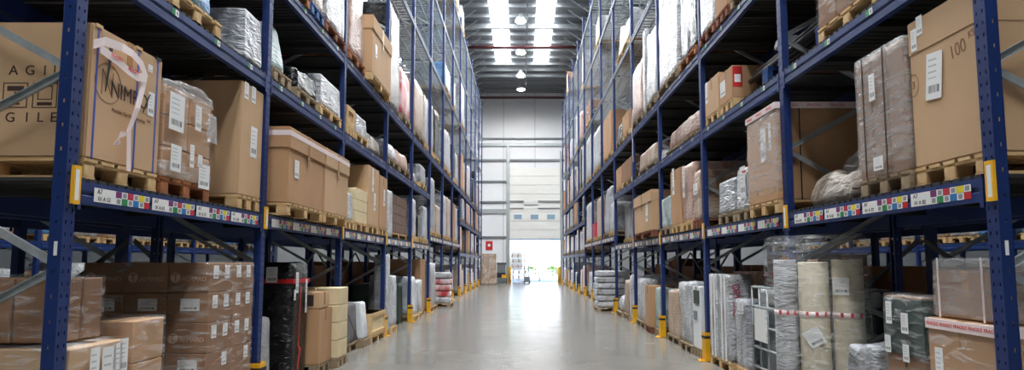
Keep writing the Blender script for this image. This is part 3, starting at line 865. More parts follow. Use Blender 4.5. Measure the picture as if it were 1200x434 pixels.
load(L_, 1, 'L1', 338, 379, 162, 'lidbox', 'wide lidded tan carton with taped lid', 'tan_deep', X=2.47, free=True, fragile=True, labels=[(-0.3, 0.48, 0.13, 0.2)], D=1.2)
load(L_, 1, 'L1', 380.6, 408, 182, 'lidbox', 'lidded tan carton beside its taped twin', 'tan', X=2.47, free=True, fragile=True, D=1.2)
load(L_, 2, 'L1', 405, 416, 224, 'wrap', 'narrow white film-wrapped load', 'film_white', top=0.04)
load(L_, 2, 'L1', 417, 431, 223, 'stack', 'block of cream cartons', 'cream', ny=1, nz=3, cover=None)
load(L_, 2, 'L1', 431.5, 444, 197, 'box', 'tall tan carton with hanging label', 'tan', labels=[(-0.1, 0.78, 0.1, 0.4), (0.1, 0.42, 0.12, 0.3)])
load(L_, 2, 'L1', 444.5, 455, 208, 'box', 'tall tan carton with half-open top flap', 'tan_deep', labels=[(0.1, 0.6, 0.12, 0.3)])
load(L_, 3, 'L1', 455, 462, 222, 'wrap', 'slim white film-wrapped column', 'film_white', pal=None, top=0.02)
load(L_, 3, 'L1', 463, 482, 231, 'stack', 'dark brown film-wrapped carton block', 'brown_dark', ny=3, nz=4, Xoff=0.1)
load(L_, 4, 'L1', 484, 489, 232, 'wrap', 'white draped load', 'film_white', top=0.05)
load(L_, 4, 'L1', 490, 496.5, 252, 'wrap', 'black-wrapped load', 'film_black')
load(L_, 4, 'L1', 497, 502, 240, 'wrap', 'white film-wrapped load with trailing film', 'film_white', top=0.1)
load(L_, 5, 'L1', 504.5, 511, 208, 'wrap', 'tall grey-white film-wrapped load', 'film_grey', top=0.03)
load(L_, 5, 'L1', 511.5, 517, 240, 'wrap', 'tan film-wrapped load', 'film_tan')
load(L_, 6, 'L1', 519.5, 524, 227, 'wrap', 'white wrapped column', 'film_white')
load(L_, 6, 'L1', 524.5, 529, 231, 'wrap', 'tan and white wrapped load', 'film_tan')
load(L_, 7, 'L1', 530.5, 533.6, 239, 'box', 'tall tan carton', 'tan_deep')
load(L_, 7, 'L1', 534, 537, 243, 'wrap', 'white wrapped load', 'film_white')
# -- second shelf
load(L_, 0, 'L2', 205, 262, 8, 'heap', 'blue and white bagged goods', 'film_blue', X=2.6, pal='wood_pale', h=0.62, top=0.3, short='blue bagged goods')
load(L_, 0, 'L2', 288, 310, 30, 'wrap', 'grey-white film-wrapped block with dark rolls below', 'film_grey', X=2.6, pal=None, h=0.5, amp=0.02, rad=0.03, top=0.03)
load(L_, 1, 'L2', 323, 343, 62, 'heap', 'white film-wrapped sack load', 'film_teal', X=2.6, pal='wood_grey', h=0.62, top=0.35, taper=0.2)
load(L_, 1, 'L2', 349, 374, 100, 'wrap', 'black machine part under clear film', 'film_black', X=2.62, h=0.3, pal='wood_grey', top=0.3)
load(L_, 1, 'L2', 375, 401, 115, 'wrap', 'grey-white wrapped box on pale pallet', 'film_grey', X=2.6, pal='wood_pale', h=0.42, amp=0.015, rad=0.03, top=0.02)
load(L_, 2, 'L2', 407, 416, 138, 'crate', 'small plywood crate', 'wood_pale', X=2.6, pal='wood_pale', h=0.3)
load(L_, 2, 'L2', 417, 432, 146, 'wrap', 'white wrapped box', 'film_grey', X=2.6, pal='wood_pale', h=0.34)
load(L_, 2, 'L2', 435, 450, 170, 'heap', 'heap of white cloth', 'junk', X=2.6, h=0.45, pal=None)
load(L_, 3, 'L2', 454, 468, 184, 'heap', 'heap of crumpled white bags', 'film_white', X=2.58, h=0.5, pal='wood_grey', top=0.6)
load(L_, 3, 'L2', 469, 481, 190, 'heap', 'pinkish wrapped bundle', 'film_pink', X=2.58, h=0.45, pal='wood_grey', top=0.35)
load(L_, 4, 'L2', 484, 492, 207, 'heap', 'low pile of white offcuts', 'junk', X=2.58, h=0.36, pal=None)
load(L_, 4, 'L2', 493, 500, 205, 'wrap', 'small grey box', 'film_grey', X=2.58, h=0.5, pal='wood_pale')
# -- third shelf
load(L_, 1, 'L3', 338, 358, 0, 'wrap', 'white wrapped load on wood pallet', 'film_white', pal='wood_orange', Y=(6.5, 7.3), h=1.3)
load(L_, 1, 'L3', 0, 0, 0, 'wrap', 'pinkish wrapped carton load', 'film_pink', pal='pallet_blue', Y=(7.35, 7.85), h=1.4)
load(L_, 1, 'L3', 0, 0, 0, 'wrap', 'white wrapped load with taped edge', 'film_white', pal='wood_red', Y=(7.9, 8.85), h=1.5)
load(L_, 2, 'L3', 0, 0, 0, 'wrap', 'tall tan film-wrapped bundle', 'film_pink', pal='wood_orange', Y=(9.05, 9.95), h=1.75, amp=0.06)
load(L_, 2, 'L3', 0, 0, 0, 'lidbox', 'large lidded tan carton', 'tan', X=2.52, D=1.2, Y=(10.15, 11.65), h=0.98, labels=[(-0.32, 0.45, 0.14, 0.22)])
load(L_, 3, 'L3', 458, 470, 31, 'wrap', 'tall black-wrapped load', 'film_black', h=2.15, pal=None)
load(L_, 3, 'L3', 471, 482, 85, 'wrap', 'red and white striped wrapped load', 'film_red', pal='wood_grey')
load(L_, 4, 'L3', 485, 498, 97, 'wrap', 'tall tan and white wrapped cartons', 'film_tan', pal='wood_grey')
load(L_, 4, 'L3', 498.5, 503, 113, 'wrap', 'slim white wrapped load', 'film_white')
load(L_, 5, 'L3', 505, 509, 120, 'wrap', 'white wrapped column', 'film_grey')
load(L_, 5, 'L3', 510, 516, 130, 'wrap', 'black-wrapped tall load', 'film_black')
load(L_, 6, 'L3', 518.5, 529, 148, 'wrap', 'wide white wrapped load', 'film_white', top=0.2)
load(L_, 7, 'L3', 530.5, 534, 168, 'wrap', 'dark wrapped load', 'film_black')
load(L_, 7, 'L3', 534.5, 537.5, 180, 'wrap', 'white wrapped load', 'film_white')
# -- upper shelves
load(L_, 6, 'L4', 519, 529, 76, 'wrap', 'bright blue bagged load', 'film_blue')
load(L_, 7, 'L4', 531, 534.5, 95, 'wrap', 'white wrapped load', 'film_white')
load(L_, 8, 'L4', 540, 545, 96, 'wrap', 'tall white wrapped load', 'film_white')
load(L_, 7, 'L6', 533, 538, 3, 'box', 'tan carton', 'pinkish', h=0.9)
load(L_, 8, 'L6', 540, 545, 5, 'wrap', 'tall white wrapped load', 'film_white', h=0.95)

# -- floor, left
load(L_, 0, 'G', 0, 0, 0, 'film', 'large tan film-wrapped load in front', 'tan', X=2.62, D=1.22, Y=(3.64, 4.16), h=0.755, nx=1, ny=1, nz=1, pal='wood_orange',
     labels=[(-0.12, 0.78, 0.085, 0.3), (0.14, 0.7, 0.13, 0.4), (0.3, 0.82, 0.09, 0.24), (0.42, 0.86, 0.08, 0.22)])
load(L_, 0, 'G', 0, 0, 0, 'stack', 'dark brown wrapped cartons atop the tan load', 'brown', X=2.7, D=1.16, Y=(3.66, 4.05), h=0.38, zb=0.908, pal=None, ny=2, nx=4, nz=1)
load(L_, 0, 'G', 0, 0, 0, 'stack', 'small film-wrapped cartons beside the printed carton block', 'tan_deep', X=2.62, D=0.55, Y=(4.24, 4.62), h=0.86, pal='wood_grey', ny=1, nx=2, nz=3, short='small wrapped cartons')
# printed carton block
r = thing('carton_stack', (-(2.6 + 0.53), 5.62, 0.13), 'film-wrapped block of printed brown cartons, floor level, first bay, left rack', 'wrapped load')
pallet(L_, -(2.6 + 0.53), 5.62, 0, 0.86, 1.08, 'wood_pale', 'pale wood pallet under the printed brown carton block, first bay, left rack', True)
cw, cd, ch = 0.425, 0.353, 0.25
cm = MB().box(-cd / 2 + 0.004, cd / 2 - 0.004, -cw / 2 + 0.004, cw / 2 - 0.004, 0.001, ch - 0.001).mesh('carton', 'brown', 0.006, 1)
disc = MB().cyl((0, 0, 0), (0, 0.0012, 0), 0.042, n=20).mesh('round_mark', 'pale_ink')
def textmesh(s_, size, m):
    t = text('print', s_, size, None, (0, 0, 0), (0, 0, 0), m); me = t.data; bpy.data.objects.remove(t); return me
T1, T2, T3 = textmesh('T', 0.085, 'brown_dark'), textmesh('ALMARD', 0.052, 'pale_ink'), None
for iz in range(5):
    for iy in range(2):
        for ix in range(3):
            if iy == 1 and ix < 2 and iz < 4: continue
            cx, cy = -0.53 + (ix + 0.5) * cd, -0.425 + (iy + 0.5) * cw
            c = link('carton', cm, r, (cx, cy, iz * ch))
            yf = -cw / 2 + 0.0025
            if iy == 0:
                if iz % 2 == 0:
                    link('round_mark', disc, c, (-0.11, yf - 0.0015, 0.125))
                    link('print', T1, c, (-0.11, yf - 0.002, 0.122), RE)
                    t = link('print', T2, c, (0.045, yf, 0.112), RE)
                else:
                    l = link('label', LAB, c, (0.02, yf, 0.15), (0, 0, -PI / 2)); l.scale = (1, 0.16, 0.1)
            if ix == 2:
                for u in (-0.1, 0.1):
                    if iz != 1 or u > 0:
                        l = link('label', LAB, c, (cd / 2 - 0.003, u, 0.17), (0, 0, 0)); l.scale = (1, 0.085, 0.11)
link('stretch_film', wrapmesh('stretch_film', 'film_clear', 0.88, 1.09, 1.265, 501, 0.012, 0.03, 0.0, 0.0, 12), r)
load(L_, 1, 'G', 311, 329, 374, 'wrap', 'low white wrapped box behind the post', 'film_white', X=2.75, D=0.9, pal=None, amp=0.02, top=0.03, Y=(6.35, 6.95), h=0.8)
r, W, D, h = load(L_, 1, 'G', 0, 0, 0, 'wrap', 'tall black-wrapped load with red tape band', 'film_black', X=2.62, D=0.9, Y=(7.15, 7.68), h=1.4, pal=None, amp=0.015, top=0.02, taper=0.0,
                  labels=[(-0.3, 0.82, 0.09, 0.24), (-0.42, 0.72, 0.06, 0.12), (0.3, 0.7, 0.06, 0.4)])
MB().box(-D / 2 - 0.003, D / 2 + 0.004, -W / 2 - 0.003, W / 2 + 0.004, 1.14, 1.19).build('red_tape', 'red', r)
strip('red_strip', [(D / 2 + 0.004, -0.02, 1.1), (D / 2 + 0.006, -0.05, 0.7), (D / 2 + 0.004, -0.06, 0.42), (D / 2 + 0.012, -0.02, 0.36), (D / 2 + 0.012, -0.08, 0.2), (D / 2 + 0.004, -0.06, 0.0)], [(0, 0.02, 0)] * 3 + [(0, 0.05, 0.02)] * 2 + [(0, 0.03, 0)], 0.002, 'red', r)
l = link('label', LAB, r, (0.2, -W / 2 - 0.005, 1.24), (0, 0, -PI / 2)); l.scale = (1, 0.13, 0.18)
load(L_, 1, 'G', 0, 0, 0, 'box', 'upright tan carton beside the black load', 'tan_deep', X=2.5, D=0.9, Y=(7.72, 8.25), h=0.68, pal='wood_grey')
r, W, D, h = load(L_, 1, 'G', 0, 0, 0, 'box', 'small square-marked tan carton on the upright carton', 'tan', X=2.5, D=0.8, Y=(7.74, 8.1), h=0.2, zb=0.81, pal=None)
MB().box(0.2, 0.32, -W / 2 - 0.001, -W / 2, 0.03, 0.17).box(-0.1, 0.0, -W / 2 - 0.001, -W / 2, 0.03, 0.17).build('square_mark', 'ink', r)
load(L_, 1, 'G', 0, 0, 0, 'stack', 'stack of four cream cartons', 'cream', X=2.42, D=0.62, Y=(8.28, 8.74), h=0.92, pal='wood_grey', ny=1, nx=2, nz=4, cover=None)
r, W, D, h = load(L_, 2, 'G', 0, 0, 0, 'wrap', 'grey block with dark strap and white cloth', 'sheet_grey', X=2.66, D=0.8, Y=(9.3, 10.2), h=0.62, pal='wood_grey', amp=0.02, top=0.02, taper=0.06)
strip('dark_strap', [(D / 2 + 0.012, -0.4, 0.6), (D / 2 + 0.014, 0.0, 0.3), (D / 2 + 0.014, 0.36, 0.02)], [(0, 0.02, 0.025)] * 3, 0.003, 'black', r)
load(L_, 2, 'G', 0, 0, 0, 'wrap', 'white cloth draped over a low crate', 'sheet_cloth', X=2.56, D=0.85, Y=(10.22, 10.62), h=0.62, pal='wood_grey', amp=0.04, top=0.05, taper=0.18)
load(L_, 2, 'G', 0, 0, 0, 'crate', 'tan plywood crate', 'cream', X=2.56, D=0.9, Y=(10.66, 11.74), h=0.38, pal='wood_pale')
load(L_, 3, 'G', 453.5, 458, 298, 'wrap', 'tall slim white wrapped column', 'film_white', pal=None, top=0.02, X=2.56, D=0.3)
load(L_, 3, 'G', 458.5, 466, 321, 'wrap', 'white wrapped block', 'film_white', X=2.53, D=0.5)
load(L_, 3, 'G', 468, 481, 330, 'wrap', 'dark grey wrapped bin', 'dark_green', pal=None, amp=0.02, X=2.75)
load(L_, 4, 'G', 484, 491, 322, 'wrap', 'white cloth-draped load', 'sheet_cloth', top=0.12, X=2.54, taper=0.12)
load(L_, 4, 'G', 491.5, 496, 326, 'wrap', 'white film-wrapped load', 'film_white', top=0.12)
load(L_, 4, 'G', 496.5, 502.5, 304, 'box', 'plain tan carton', 'tan_deep', Xoff=0.1)
load(L_, 5, 'G', 505, 512, 307, 'wrap', 'tall white wrapped load', 'film_white', top=0.03)
load(L_, 7, 'G', 531, 536.5, 316, 'wrap', 'grey wrapped load', 'film_grey', Xoff=0.15)
# red and white bag stack jutting into the aisle
for i in range(5):
    o = link('plastic_sack', wrapmesh('plastic_sack', 'film_red' if i in (1, 2, 3) else 'film_white', 0.75, 0.9, 0.19, 600 + i, 0.05, 0.09, 0.1, 0.0, 8), None, (-2.68, 19.75 + 0.02 * (i % 2), 0.126 + i * 0.192))
    tag(o, '%s bulging sack, %s in the stack by seventh upright, left rack' % ('red and white' if i in (1, 2, 3) else 'white', ('lowest', 'second up', 'middle', 'second from top', 'topmost')[i]), 'sack', 'sacks stacked on the floor')
pallet(L_, -2.68, 19.75, 0, 0.8, 0.95, 'wood_grey', 'weathered wood pallet under the red and white sacks, left rack', False)

# ================= RIGHT RACK =================
r, W, D, h = load(R_, 0, 'L1', 0, 0, 0, 'box', 'big tan carton with large paper label and pen writing', 'tan', X=2.64, Y=(3.478, 4.13), h=0.99, short='big pen-marked carton', ldx=0.0045,
                  labels=[(-0.12, 0.57, 0.15, 0.3, -6), (-0.4, 0.87, 0.06, 0.15), (-0.3, 0.95, 0.06, 0.13)])
MB().box(-D / 2 - 0.004, D / 2 + 0.004, -W / 2 - 0.004, W / 2 + 0.004, h * 0.77, h + 0.006).build('upper_sleeve', 'tan', r, bevel=0.008)
text('pen_writing', '100', 0.12, r, (D / 2 + 0.001, 0.14, 0.66), (PI / 2, R(-8), PI / 2), 'ink_soft', sx=0.8)
text('pen_writing', 'KS', 0.06, r, (D / 2 + 0.001, 0.26, 0.715), (PI / 2, R(-8), PI / 2), 'ink_soft', sx=0.8)
text('pen_writing', '3', 0.07, r, (D / 2 + 0.001, -0.29, 0.56), (PI / 2, 0, PI / 2), 'ink_soft')
ring = MB()
for i in range(24):
    a, b = 2 * PI * i / 24, 2 * PI * (i + 1) / 24
    ring.bar((D / 2 + 0.001, -0.29 + 0.05 * math.cos(a), 0.56 + 0.075 * math.sin(a)), (D / 2 + 0.001, -0.29 + 0.05 * math.cos(b), 0.56 + 0.075 * math.sin(b)), 0.004, 0.0015, up=(1, 0, 0))
ring.build('pen_ring', 'ink_soft', r)
r, W, D, h = load(R_, 0, 'L1', 0, 0, 0, 'stack', 'film-wrapped brown carton block with dark vertical straps', 'brown', X=2.62, Y=(4.16, 4.78), h=0.93, ny=3, nx=2, nz=2, cover='film_milky', pal='wood_grey', short='strapped carton block',
                  labels=[(-0.08, 0.72, 0.075, 0.2), (-0.02, 0.1, 0.12, 0.1)])
for u in (-0.3, 0.14): MB().box(D / 2 + 0.012, D / 2 + 0.015, u * W - 0.006, u * W + 0.006, 0, h).build('strap', 'black', r)
load(R_, 0, 'L1', 0, 0, 0, 'heap', 'low heap of stone offcuts under clear film', 'junk', X=2.64, D=0.9, Y=(4.86, 5.86), h=0.36, pal=None, top=0.5, amp=0.08)
o = [q for q in C.objects if q.name.startswith('wrapped_bundle')][-1]
link('loose_film', wrapmesh('loose_film', 'film_clear', 0.9, 0.8, 0.56, 91, 0.08, 0.12, 0.6, 0.25, 12, lean=0.0), o, (-0.03, 0.08, 0.0))
r, W, D, h = load(R_, 1, 'L1', 0, 0, 0, 'box', 'tall brown carton in film with printed warning tape', 'tan_deep', X=2.56, Y=(6.165, 6.97), h=0.99, labels=[(0.08, 0.62, 0.14, 0.36), (0.3, 0.68, 0.06, 0.3)], short='tall film-covered carton', D=1.2)
link('stretch_film', wrapmesh('stretch_film', 'film_milky', W + 0.02, 0.06, h - 0.09, 92, 0.006, 0.02, 0.0, 0.0, 10), r, (D / 2 - 0.02, 0, 0.08))
MB().box(-D / 2 - 0.002, D / 2 + 0.012, -W / 2 - 0.014, W / 2 + 0.014, h - 0.06, h + 0.004).build('warning_tape', 'tape_white', r)
for i in range(5): text('tape_print', 'FRAGILE', 0.04, r, (D / 2 - 0.15 - i * 0.24, W / 2 + 0.0145, h - 0.03), (PI / 2, 0, PI), 'fragile_red')
for i in range(3): text('tape_print', 'FRAGILE', 0.04, r, (D / 2 + 0.0125, -0.28 + i * 0.27, h - 0.03), RF, 'fragile_red')
for u in (-0.32, 0.3): MB().box(u * D - 0.006, u * D + 0.006, W / 2 + 0.0, W / 2 + 0.003, 0, h - 0.06).build('strap', 'black', r)
r, W, D, h = load(R_, 1, 'L1', 862, 883, 208, 'wrap', 'white film-wrapped box with red-marked label', 'film_white', X=2.62, D=0.6, amp=0.015, rad=0.03, top=0.0, labels=[(-0.05, 0.66, 0.18, 0.36)], h=0.5, pal='wood_grey')
MB().box(D / 2 + 0.006, D / 2 + 0.008, -0.03, 0.09, h * 0.86, h * 0.9).build('red_mark', 'red', r)
load(R_, 1, 'L1', 841, 861, 222, 'wrap', 'low clear-wrapped white box', 'film_grey', X=2.62, D=0.6, amp=0.015, rad=0.03, top=0.02, h=0.44, pal='wood_grey')
load(R_, 1, 'L1', 0, 0, 0, 'wrap', 'wrapped bundle resting on the red-marked box', 'film_tan', X=2.68, D=0.5, Y=(7.0, 7.45), h=0.26, zb=2.52, pal=None, rad=0.1)
load(R_, 1, 'L1', 0, 0, 0, 'stack', 'dark carton stack with white labels', 'brown_dark', X=3.26, D=0.5, Y=(7.05, 8.75), h=0.95, pal=None, ny=4, nx=1, nz=4, cover=None, labels=[(-0.3, 0.85, 0.2, 0.12), (0, 0.6, 0.2, 0.12), (-0.3, 0.6, 0.2, 0.12), (-0.3, 0.35, 0.2, 0.12), (0.1, 0.85, 0.2, 0.12), (0.3, 0.35, 0.2, 0.12)])
load(R_, 2, 'L1', 811, 821, 199, 'wrap', 'tan film-wrapped carton with label', 'film_tan', pal='wood_red', labels=[(0, 0.62, 0.22, 0.16)], top=0.02, amp=0.02)
load(R_, 2, 'L1', 798, 810.6, 191, 'wrap', 'pinkish film-wrapped carton load', 'film_pink', labels=[(-0.2, 0.7, 0.14, 0.5)], top=0.02, amp=0.025)
load(R_, 2, 'L1', 786, 797.6, 199, 'box', 'tall tan carton with long label', 'tan_deep', labels=[(-0.2, 0.8, 0.14, 0.45)])
load(R_, 2, 'L1', 773, 785.6, 230, 'wrap', 'teal-white film-wrapped bags', 'film_teal', pal='wood_grey', amp=0.05)
load(R_, 3, 'L1', 747, 770, 223, 'lidbox', 'wide lidded tan carton with white label', 'tan', pal='wood_red', X=2.5, D=1.2, Y=(11.95, 13.8), h=0.78, labels=[(0.26, 0.5, 0.2, 0.4)])
load(R_, 4, 'L1', 729, 740, 240, 'wrap', 'grey film-wrapped load set deep', 'film_grey', Xoff=0.2, D=1.0)
load(R_, 4, 'L1', 722, 728.5, 238, 'wrap', 'pale wrapped load set deep', 'film_white', Xoff=0.2, amp=0.05, D=1.0)
load(R_, 5, 'L1', 713.5, 719, 237, 'wrap', 'tall white wrapped load', 'film_white')
load(R_, 5, 'L1', 706.5, 713, 216, 'heap', 'hunched bundle in grey-blue film', 'film_grey', top=0.2, pal='wood_grey')
load(R_, 6, 'L1', 698.5, 704.5, 230, 'wrap', 'yellowish wrapped carton load', 'film_tan')
load(R_, 6, 'L1', 694.5, 698, 262, 'box', 'small red-banded carton', 'crimson')
load(R_, 7, 'L1', 686.5, 692.5, 237, 'wrap', 'tall white wrapped column', 'film_white')
# second shelf
load(R_, 0, 'L2', 0, 0, 0, 'stack', 'brown cartons with red and white tape', 'brown', X=2.62, Y=(4.4, 5.35), h=0.8, ny=3, nx=2, nz=2, cover='film_clear')
load(R_, 0, 'L2', 0, 0, 0, 'box', 'tan carton high beside the first upright', 'tan', X=2.62, Y=(3.49, 4.2), h=0.8)
load(R_, 1, 'L2', 826, 842, 100, 'box', 'upright tan carton with side label', 'tan', X=2.62, labels=[(-0.35, 0.7, 0.1, 0.3)], D=0.9, h=0.5)
r, W, D, h = load(R_, 1, 'L2', 843.5, 858, 100, 'box', 'tan carton with red and white panel', 'tan_deep', X=2.62, D=0.7, h=0.42, labels=[(-0.25, 0.5, 0.2, 0.2)])
MB().box(D / 2 - 0.13, D / 2 - 0.01, W / 2, W / 2 + 0.002, 0.14, h - 0.02).build('red_panel', 'red', r)
MB().box(D / 2 - 0.11, D / 2 - 0.03, W / 2 + 0.002, W / 2 + 0.003, 0.2, h - 0.12).build('white_panel', 'white', r)
for i in range(7):
    x = 2.84 + (i % 4) * 0.085 + 0.043 * (i // 4); z = 3.62 + (i // 4) * 0.075
    a = 0.02 * (i % 3)
    o = MB().cyl((0, -1.1 + a, 0), (0, 1.1 - a, 0), 0.035, n=10).cyl((0, -1.102 + a, 0), (0, -1.1 + a, 0), 0.026, n=10).build('pipe', 'black' if i != 3 else 'grey', None, loc=(x, 6.44, z))
    tag(o, 'long %s pipe, %s from the aisle in the %s row of the bundle' % ('black' if i != 3 else 'grey', ORD[i % 4], 'lower' if i < 4 else 'upper'), 'pipe', 'pipes lying across the second shelf, right rack')
for i, Y in enumerate((5.6, 6.9)):
    o = MB().box(-0.22, 0.22, -0.09, 0.09, 0.23, 0.28).box(-0.22, -0.16, -0.08, 0.08, 0, 0.23).box(0.16, 0.22, -0.08, 0.08, 0, 0.23).box(-0.16, 0.16, -0.02, 0.02, 0.1, 0.16).build('pipe_trestle', 'pallet_blue', None, loc=(2.98, Y, 3.304), bevel=0.004)
    tag(o, 'blue steel trestle under the %s end of the pipe bundle' % ('nearer', 'farther')[i], 'trestle', 'trestles under the pipes')
o = link('rag', wrapmesh('rag', 'sheet_cloth', 0.32, 0.4, 0.12, 95, 0.05, 0.05, 0.7, 0.1, 9), None, (2.98, 6.6, 3.735)); tag(o, 'white rag lying over the black pipe bundle', 'rag')
load(R_, 2, 'L2', 780, 815, 160, 'heap', 'long pinkish film-wrapped roll bundle', 'film_pink', X=2.7, h=0.42, pal='wood_grey', top=0.12, rad=0.2, D=0.7)
load(R_, 2, 'L2', 772, 777, 184, 'heap', 'small white wrapped bundle', 'film_white', X=2.6, Y=(11.3, 11.6), h=0.25, pal=None, D=0.4)
load(R_, 3, 'L2', 748, 768, 186, 'wrap', 'low white and tan wrapped box', 'film_tan', X=2.64, h=0.38, pal='wood_grey', D=0.8)
load(R_, 4, 'L2', 729, 740, 197, 'box', 'short brown carton', 'brown', X=2.6, h=0.5)
load(R_, 4, 'L2', 722, 728, 206, 'box', 'small brown carton', 'tan_deep', X=2.6, h=0.5, pal='wood_pale')
# third shelf
load(R_, 1, 'L3', 0, 0, 0, 'wrap', 'white wrapped boxes', 'film_white', pal='wood_red', Y=(8.1, 8.8), h=1.3, amp=0.02)
load(R_, 1, 'L3', 0, 0, 0, 'box', 'tan carton with label', 'tan_deep', pal='wood_red', Y=(7.55, 8.02), h=1.1, labels=[(0.2, 0.3, 0.14, 0.2)])
load(R_, 1, 'L3', 0, 0, 0, 'heap', 'black and green bagged goods', 'dark_green', pal='wood_grey', Y=(6.3, 7.45), h=1.0, top=0.4)
load(R_, 2, 'L3', 0, 0, 0, 'wrap', 'tall white film-wrapped load with ragged top', 'film_white', pal='wood_grey', Y=(10.1, 11.6), h=1.9, top=0.06, amp=0.06)
load(R_, 2, 'L3', 0, 0, 0, 'wrap', 'tall black-wrapped load', 'film_black', pal='wood_orange', Y=(8.98, 9.95), h=1.95, amp=0.07)
load(R_, 3, 'L3', 0, 0, 0, 'wrap', 'white film-wrapped load', 'film_white', pal='wood_grey', Y=(11.8, 12.75), h=1.55, top=0.1, amp=0.06)
load(R_, 3, 'L3', 0, 0, 0, 'wrap', 'slim tall white wrapped load', 'film_grey', pal=None, Y=(12.8, 13.1), h=1.95, D=0.7)
r, W, D, h = load(R_, 3, 'L3', 0, 0, 0, 'wrap', 'pinkish wrapped cartons with hanging tape', 'film_pink', pal='wood_grey', Y=(13.15, 14.4), h=1.25, top=0.05)
strip('hanging_tape', [(D / 2 + 0.01, -0.36, 0.3), (D / 2 + 0.03, -0.33, 0.05), (D / 2 + 0.04, -0.37, -0.25), (D / 2 + 0.03, -0.31, -0.5), (D / 2 + 0.05, -0.22, -0.72), (D / 2 + 0.04, -0.24, -0.95)], [(0, 0.06, 0), (0, 0.05, 0.02), (0, 0.06, 0), (0, 0.03, 0.05), (0, 0.05, 0.03), (0, 0.06, 0)], 0.002, 'tape_white', r)
load(R_, 4, 'L3', 729.5, 737, 133, 'box', 'tall tan carton', 'tan_deep')
load(R_, 4, 'L3', 722, 729, 145, 'wrap', 'black-wrapped load', 'film_black', pal='wood_grey')
load(R_, 5, 'L3', 707, 716, 136, 'box', 'tan carton with open flaps', 'tan_deep', D=1.0)
load(R_, 6, 'L3', 694.5, 703, 150, 'wrap', 'wide white wrapped load', 'film_white')
load(R_, 7, 'L3', 686, 692, 160, 'wrap', 'white wrapped load', 'film_white')
# upper
load(R_, 4, 'L4', 722, 735, 40, 'heap', 'slumped white wrapped bundle', 'film_grey', h=1.0, top=0.6)
load(R_, 6, 'L5', 697, 702, 22, 'wrap', 'slim white wrapped load', 'film_white')
load(R_, 8, 'L5', 681.5, 684.5, 55, 'wrap', 'tall white wrapped block', 'film_white')
load(R_, 11, 'L6', 664, 667, 72, 'box', 'tall tan carton', 'pinkish', h=1.0)
load(R_, 7, 'L4', 686, 692, 122, 'stack', 'brown carton block with labels', 'brown', ny=3, nx=1, nz=4, cover='film_clear')
load(R_, 9, 'L4', 674, 677.5, 133, 'wrap', 'white wrapped load', 'film_white')

# -- floor, right
r, W, D, h = load(R_, 0, 'G', 0, 0, 0, 'box', 'large brown carton wrapped in film with red warning tape', 'tan_deep', X=2.66, Y=(3.49, 4.13), h=0.9, pal='wood_pale', short='warning-taped carton',
                  labels=[(-0.34, 0.66, 0.075, 0.24)])
MB().box(-D / 2 - 0.002, D / 2 + 0.01, -W / 2 - 0.006, W / 2 + 0.006, 0.83, 0.895).build('warning_tape', 'tape_white', r)
for i in range(5): text('tape_print', 'FRAGILE', 0.031, r, (D / 2 + 0.0105, -0.25 + i * 0.127, 0.862), RF, 'fragile_red')
link('stretch_film', wrapmesh('stretch_film', 'film_clear', W + 0.02, D + 0.02, h, 96, 0.006, 0.02, 0, 0, 10), r)
l = link('label', LAB, r, (D / 2 + 0.014, 0.0, 0.42), (R(5), 0, 0)); l.scale = (1, 0.17, 0.27)
MB().cyl((D / 2 + 0.0155, 0.035, 0.5), (D / 2 + 0.017, 0.035, 0.5), 0.02, n=16).build('round_logo', 'ink', r)
r, W, D, h = load(R_, 0, 'G', 0, 0, 0, 'box', 'smaller brown carton in milky film atop the warning-taped carton', 'brown', X=2.7, D=0.9, Y=(3.51, 4.1), h=0.3, zb=1.03, pal=None)
link('stretch_film', wrapmesh('stretch_film', 'film_milky', W + 0.04, D + 0.04, h + 0.09, 97, 0.01, 0.03, 0.03, 0.02, 12), r)
for u in (-0.36, 0.3): MB().box(D / 2 + 0.024, D / 2 + 0.027, u * W - 0.007, u * W + 0.007, 0, h + 0.08).build('strap', 'tape_white', r)
r, W, D, h = load(R_, 0, 'G', 0, 0, 0, 'stack', 'film-wrapped dark green and brown cartons', 'brown', X=2.66, D=1.0, Y=(4.16, 4.62), h=1.02, ny=2, nx=2, nz=5, cover='film_clear', pal='wood_pale',
                  labels=[(-0.28, 0.88, 0.07, 0.16), (0.12, 0.82, 0.08, 0.14), (-0.34, 0.66, 0.07, 0.12), (0.12, 0.62, 0.07, 0.12), (0.1, 0.4, 0.08, 0.12)])
MB().box(-D / 2 - 0.002, D / 2 + 0.002, -W / 2 - 0.002, W / 2 + 0.002, 0.62, 1.0).build('green_sleeve', 'dark_green', r)
load(R_, 0, 'G', 0, 0, 0, 'wrap', 'low goods under crumpled clear film', 'film_grey', X=2.6, D=0.9, Y=(4.7, 5.15), h=0.68, pal='wood_pale', top=0.2, amp=0.05)
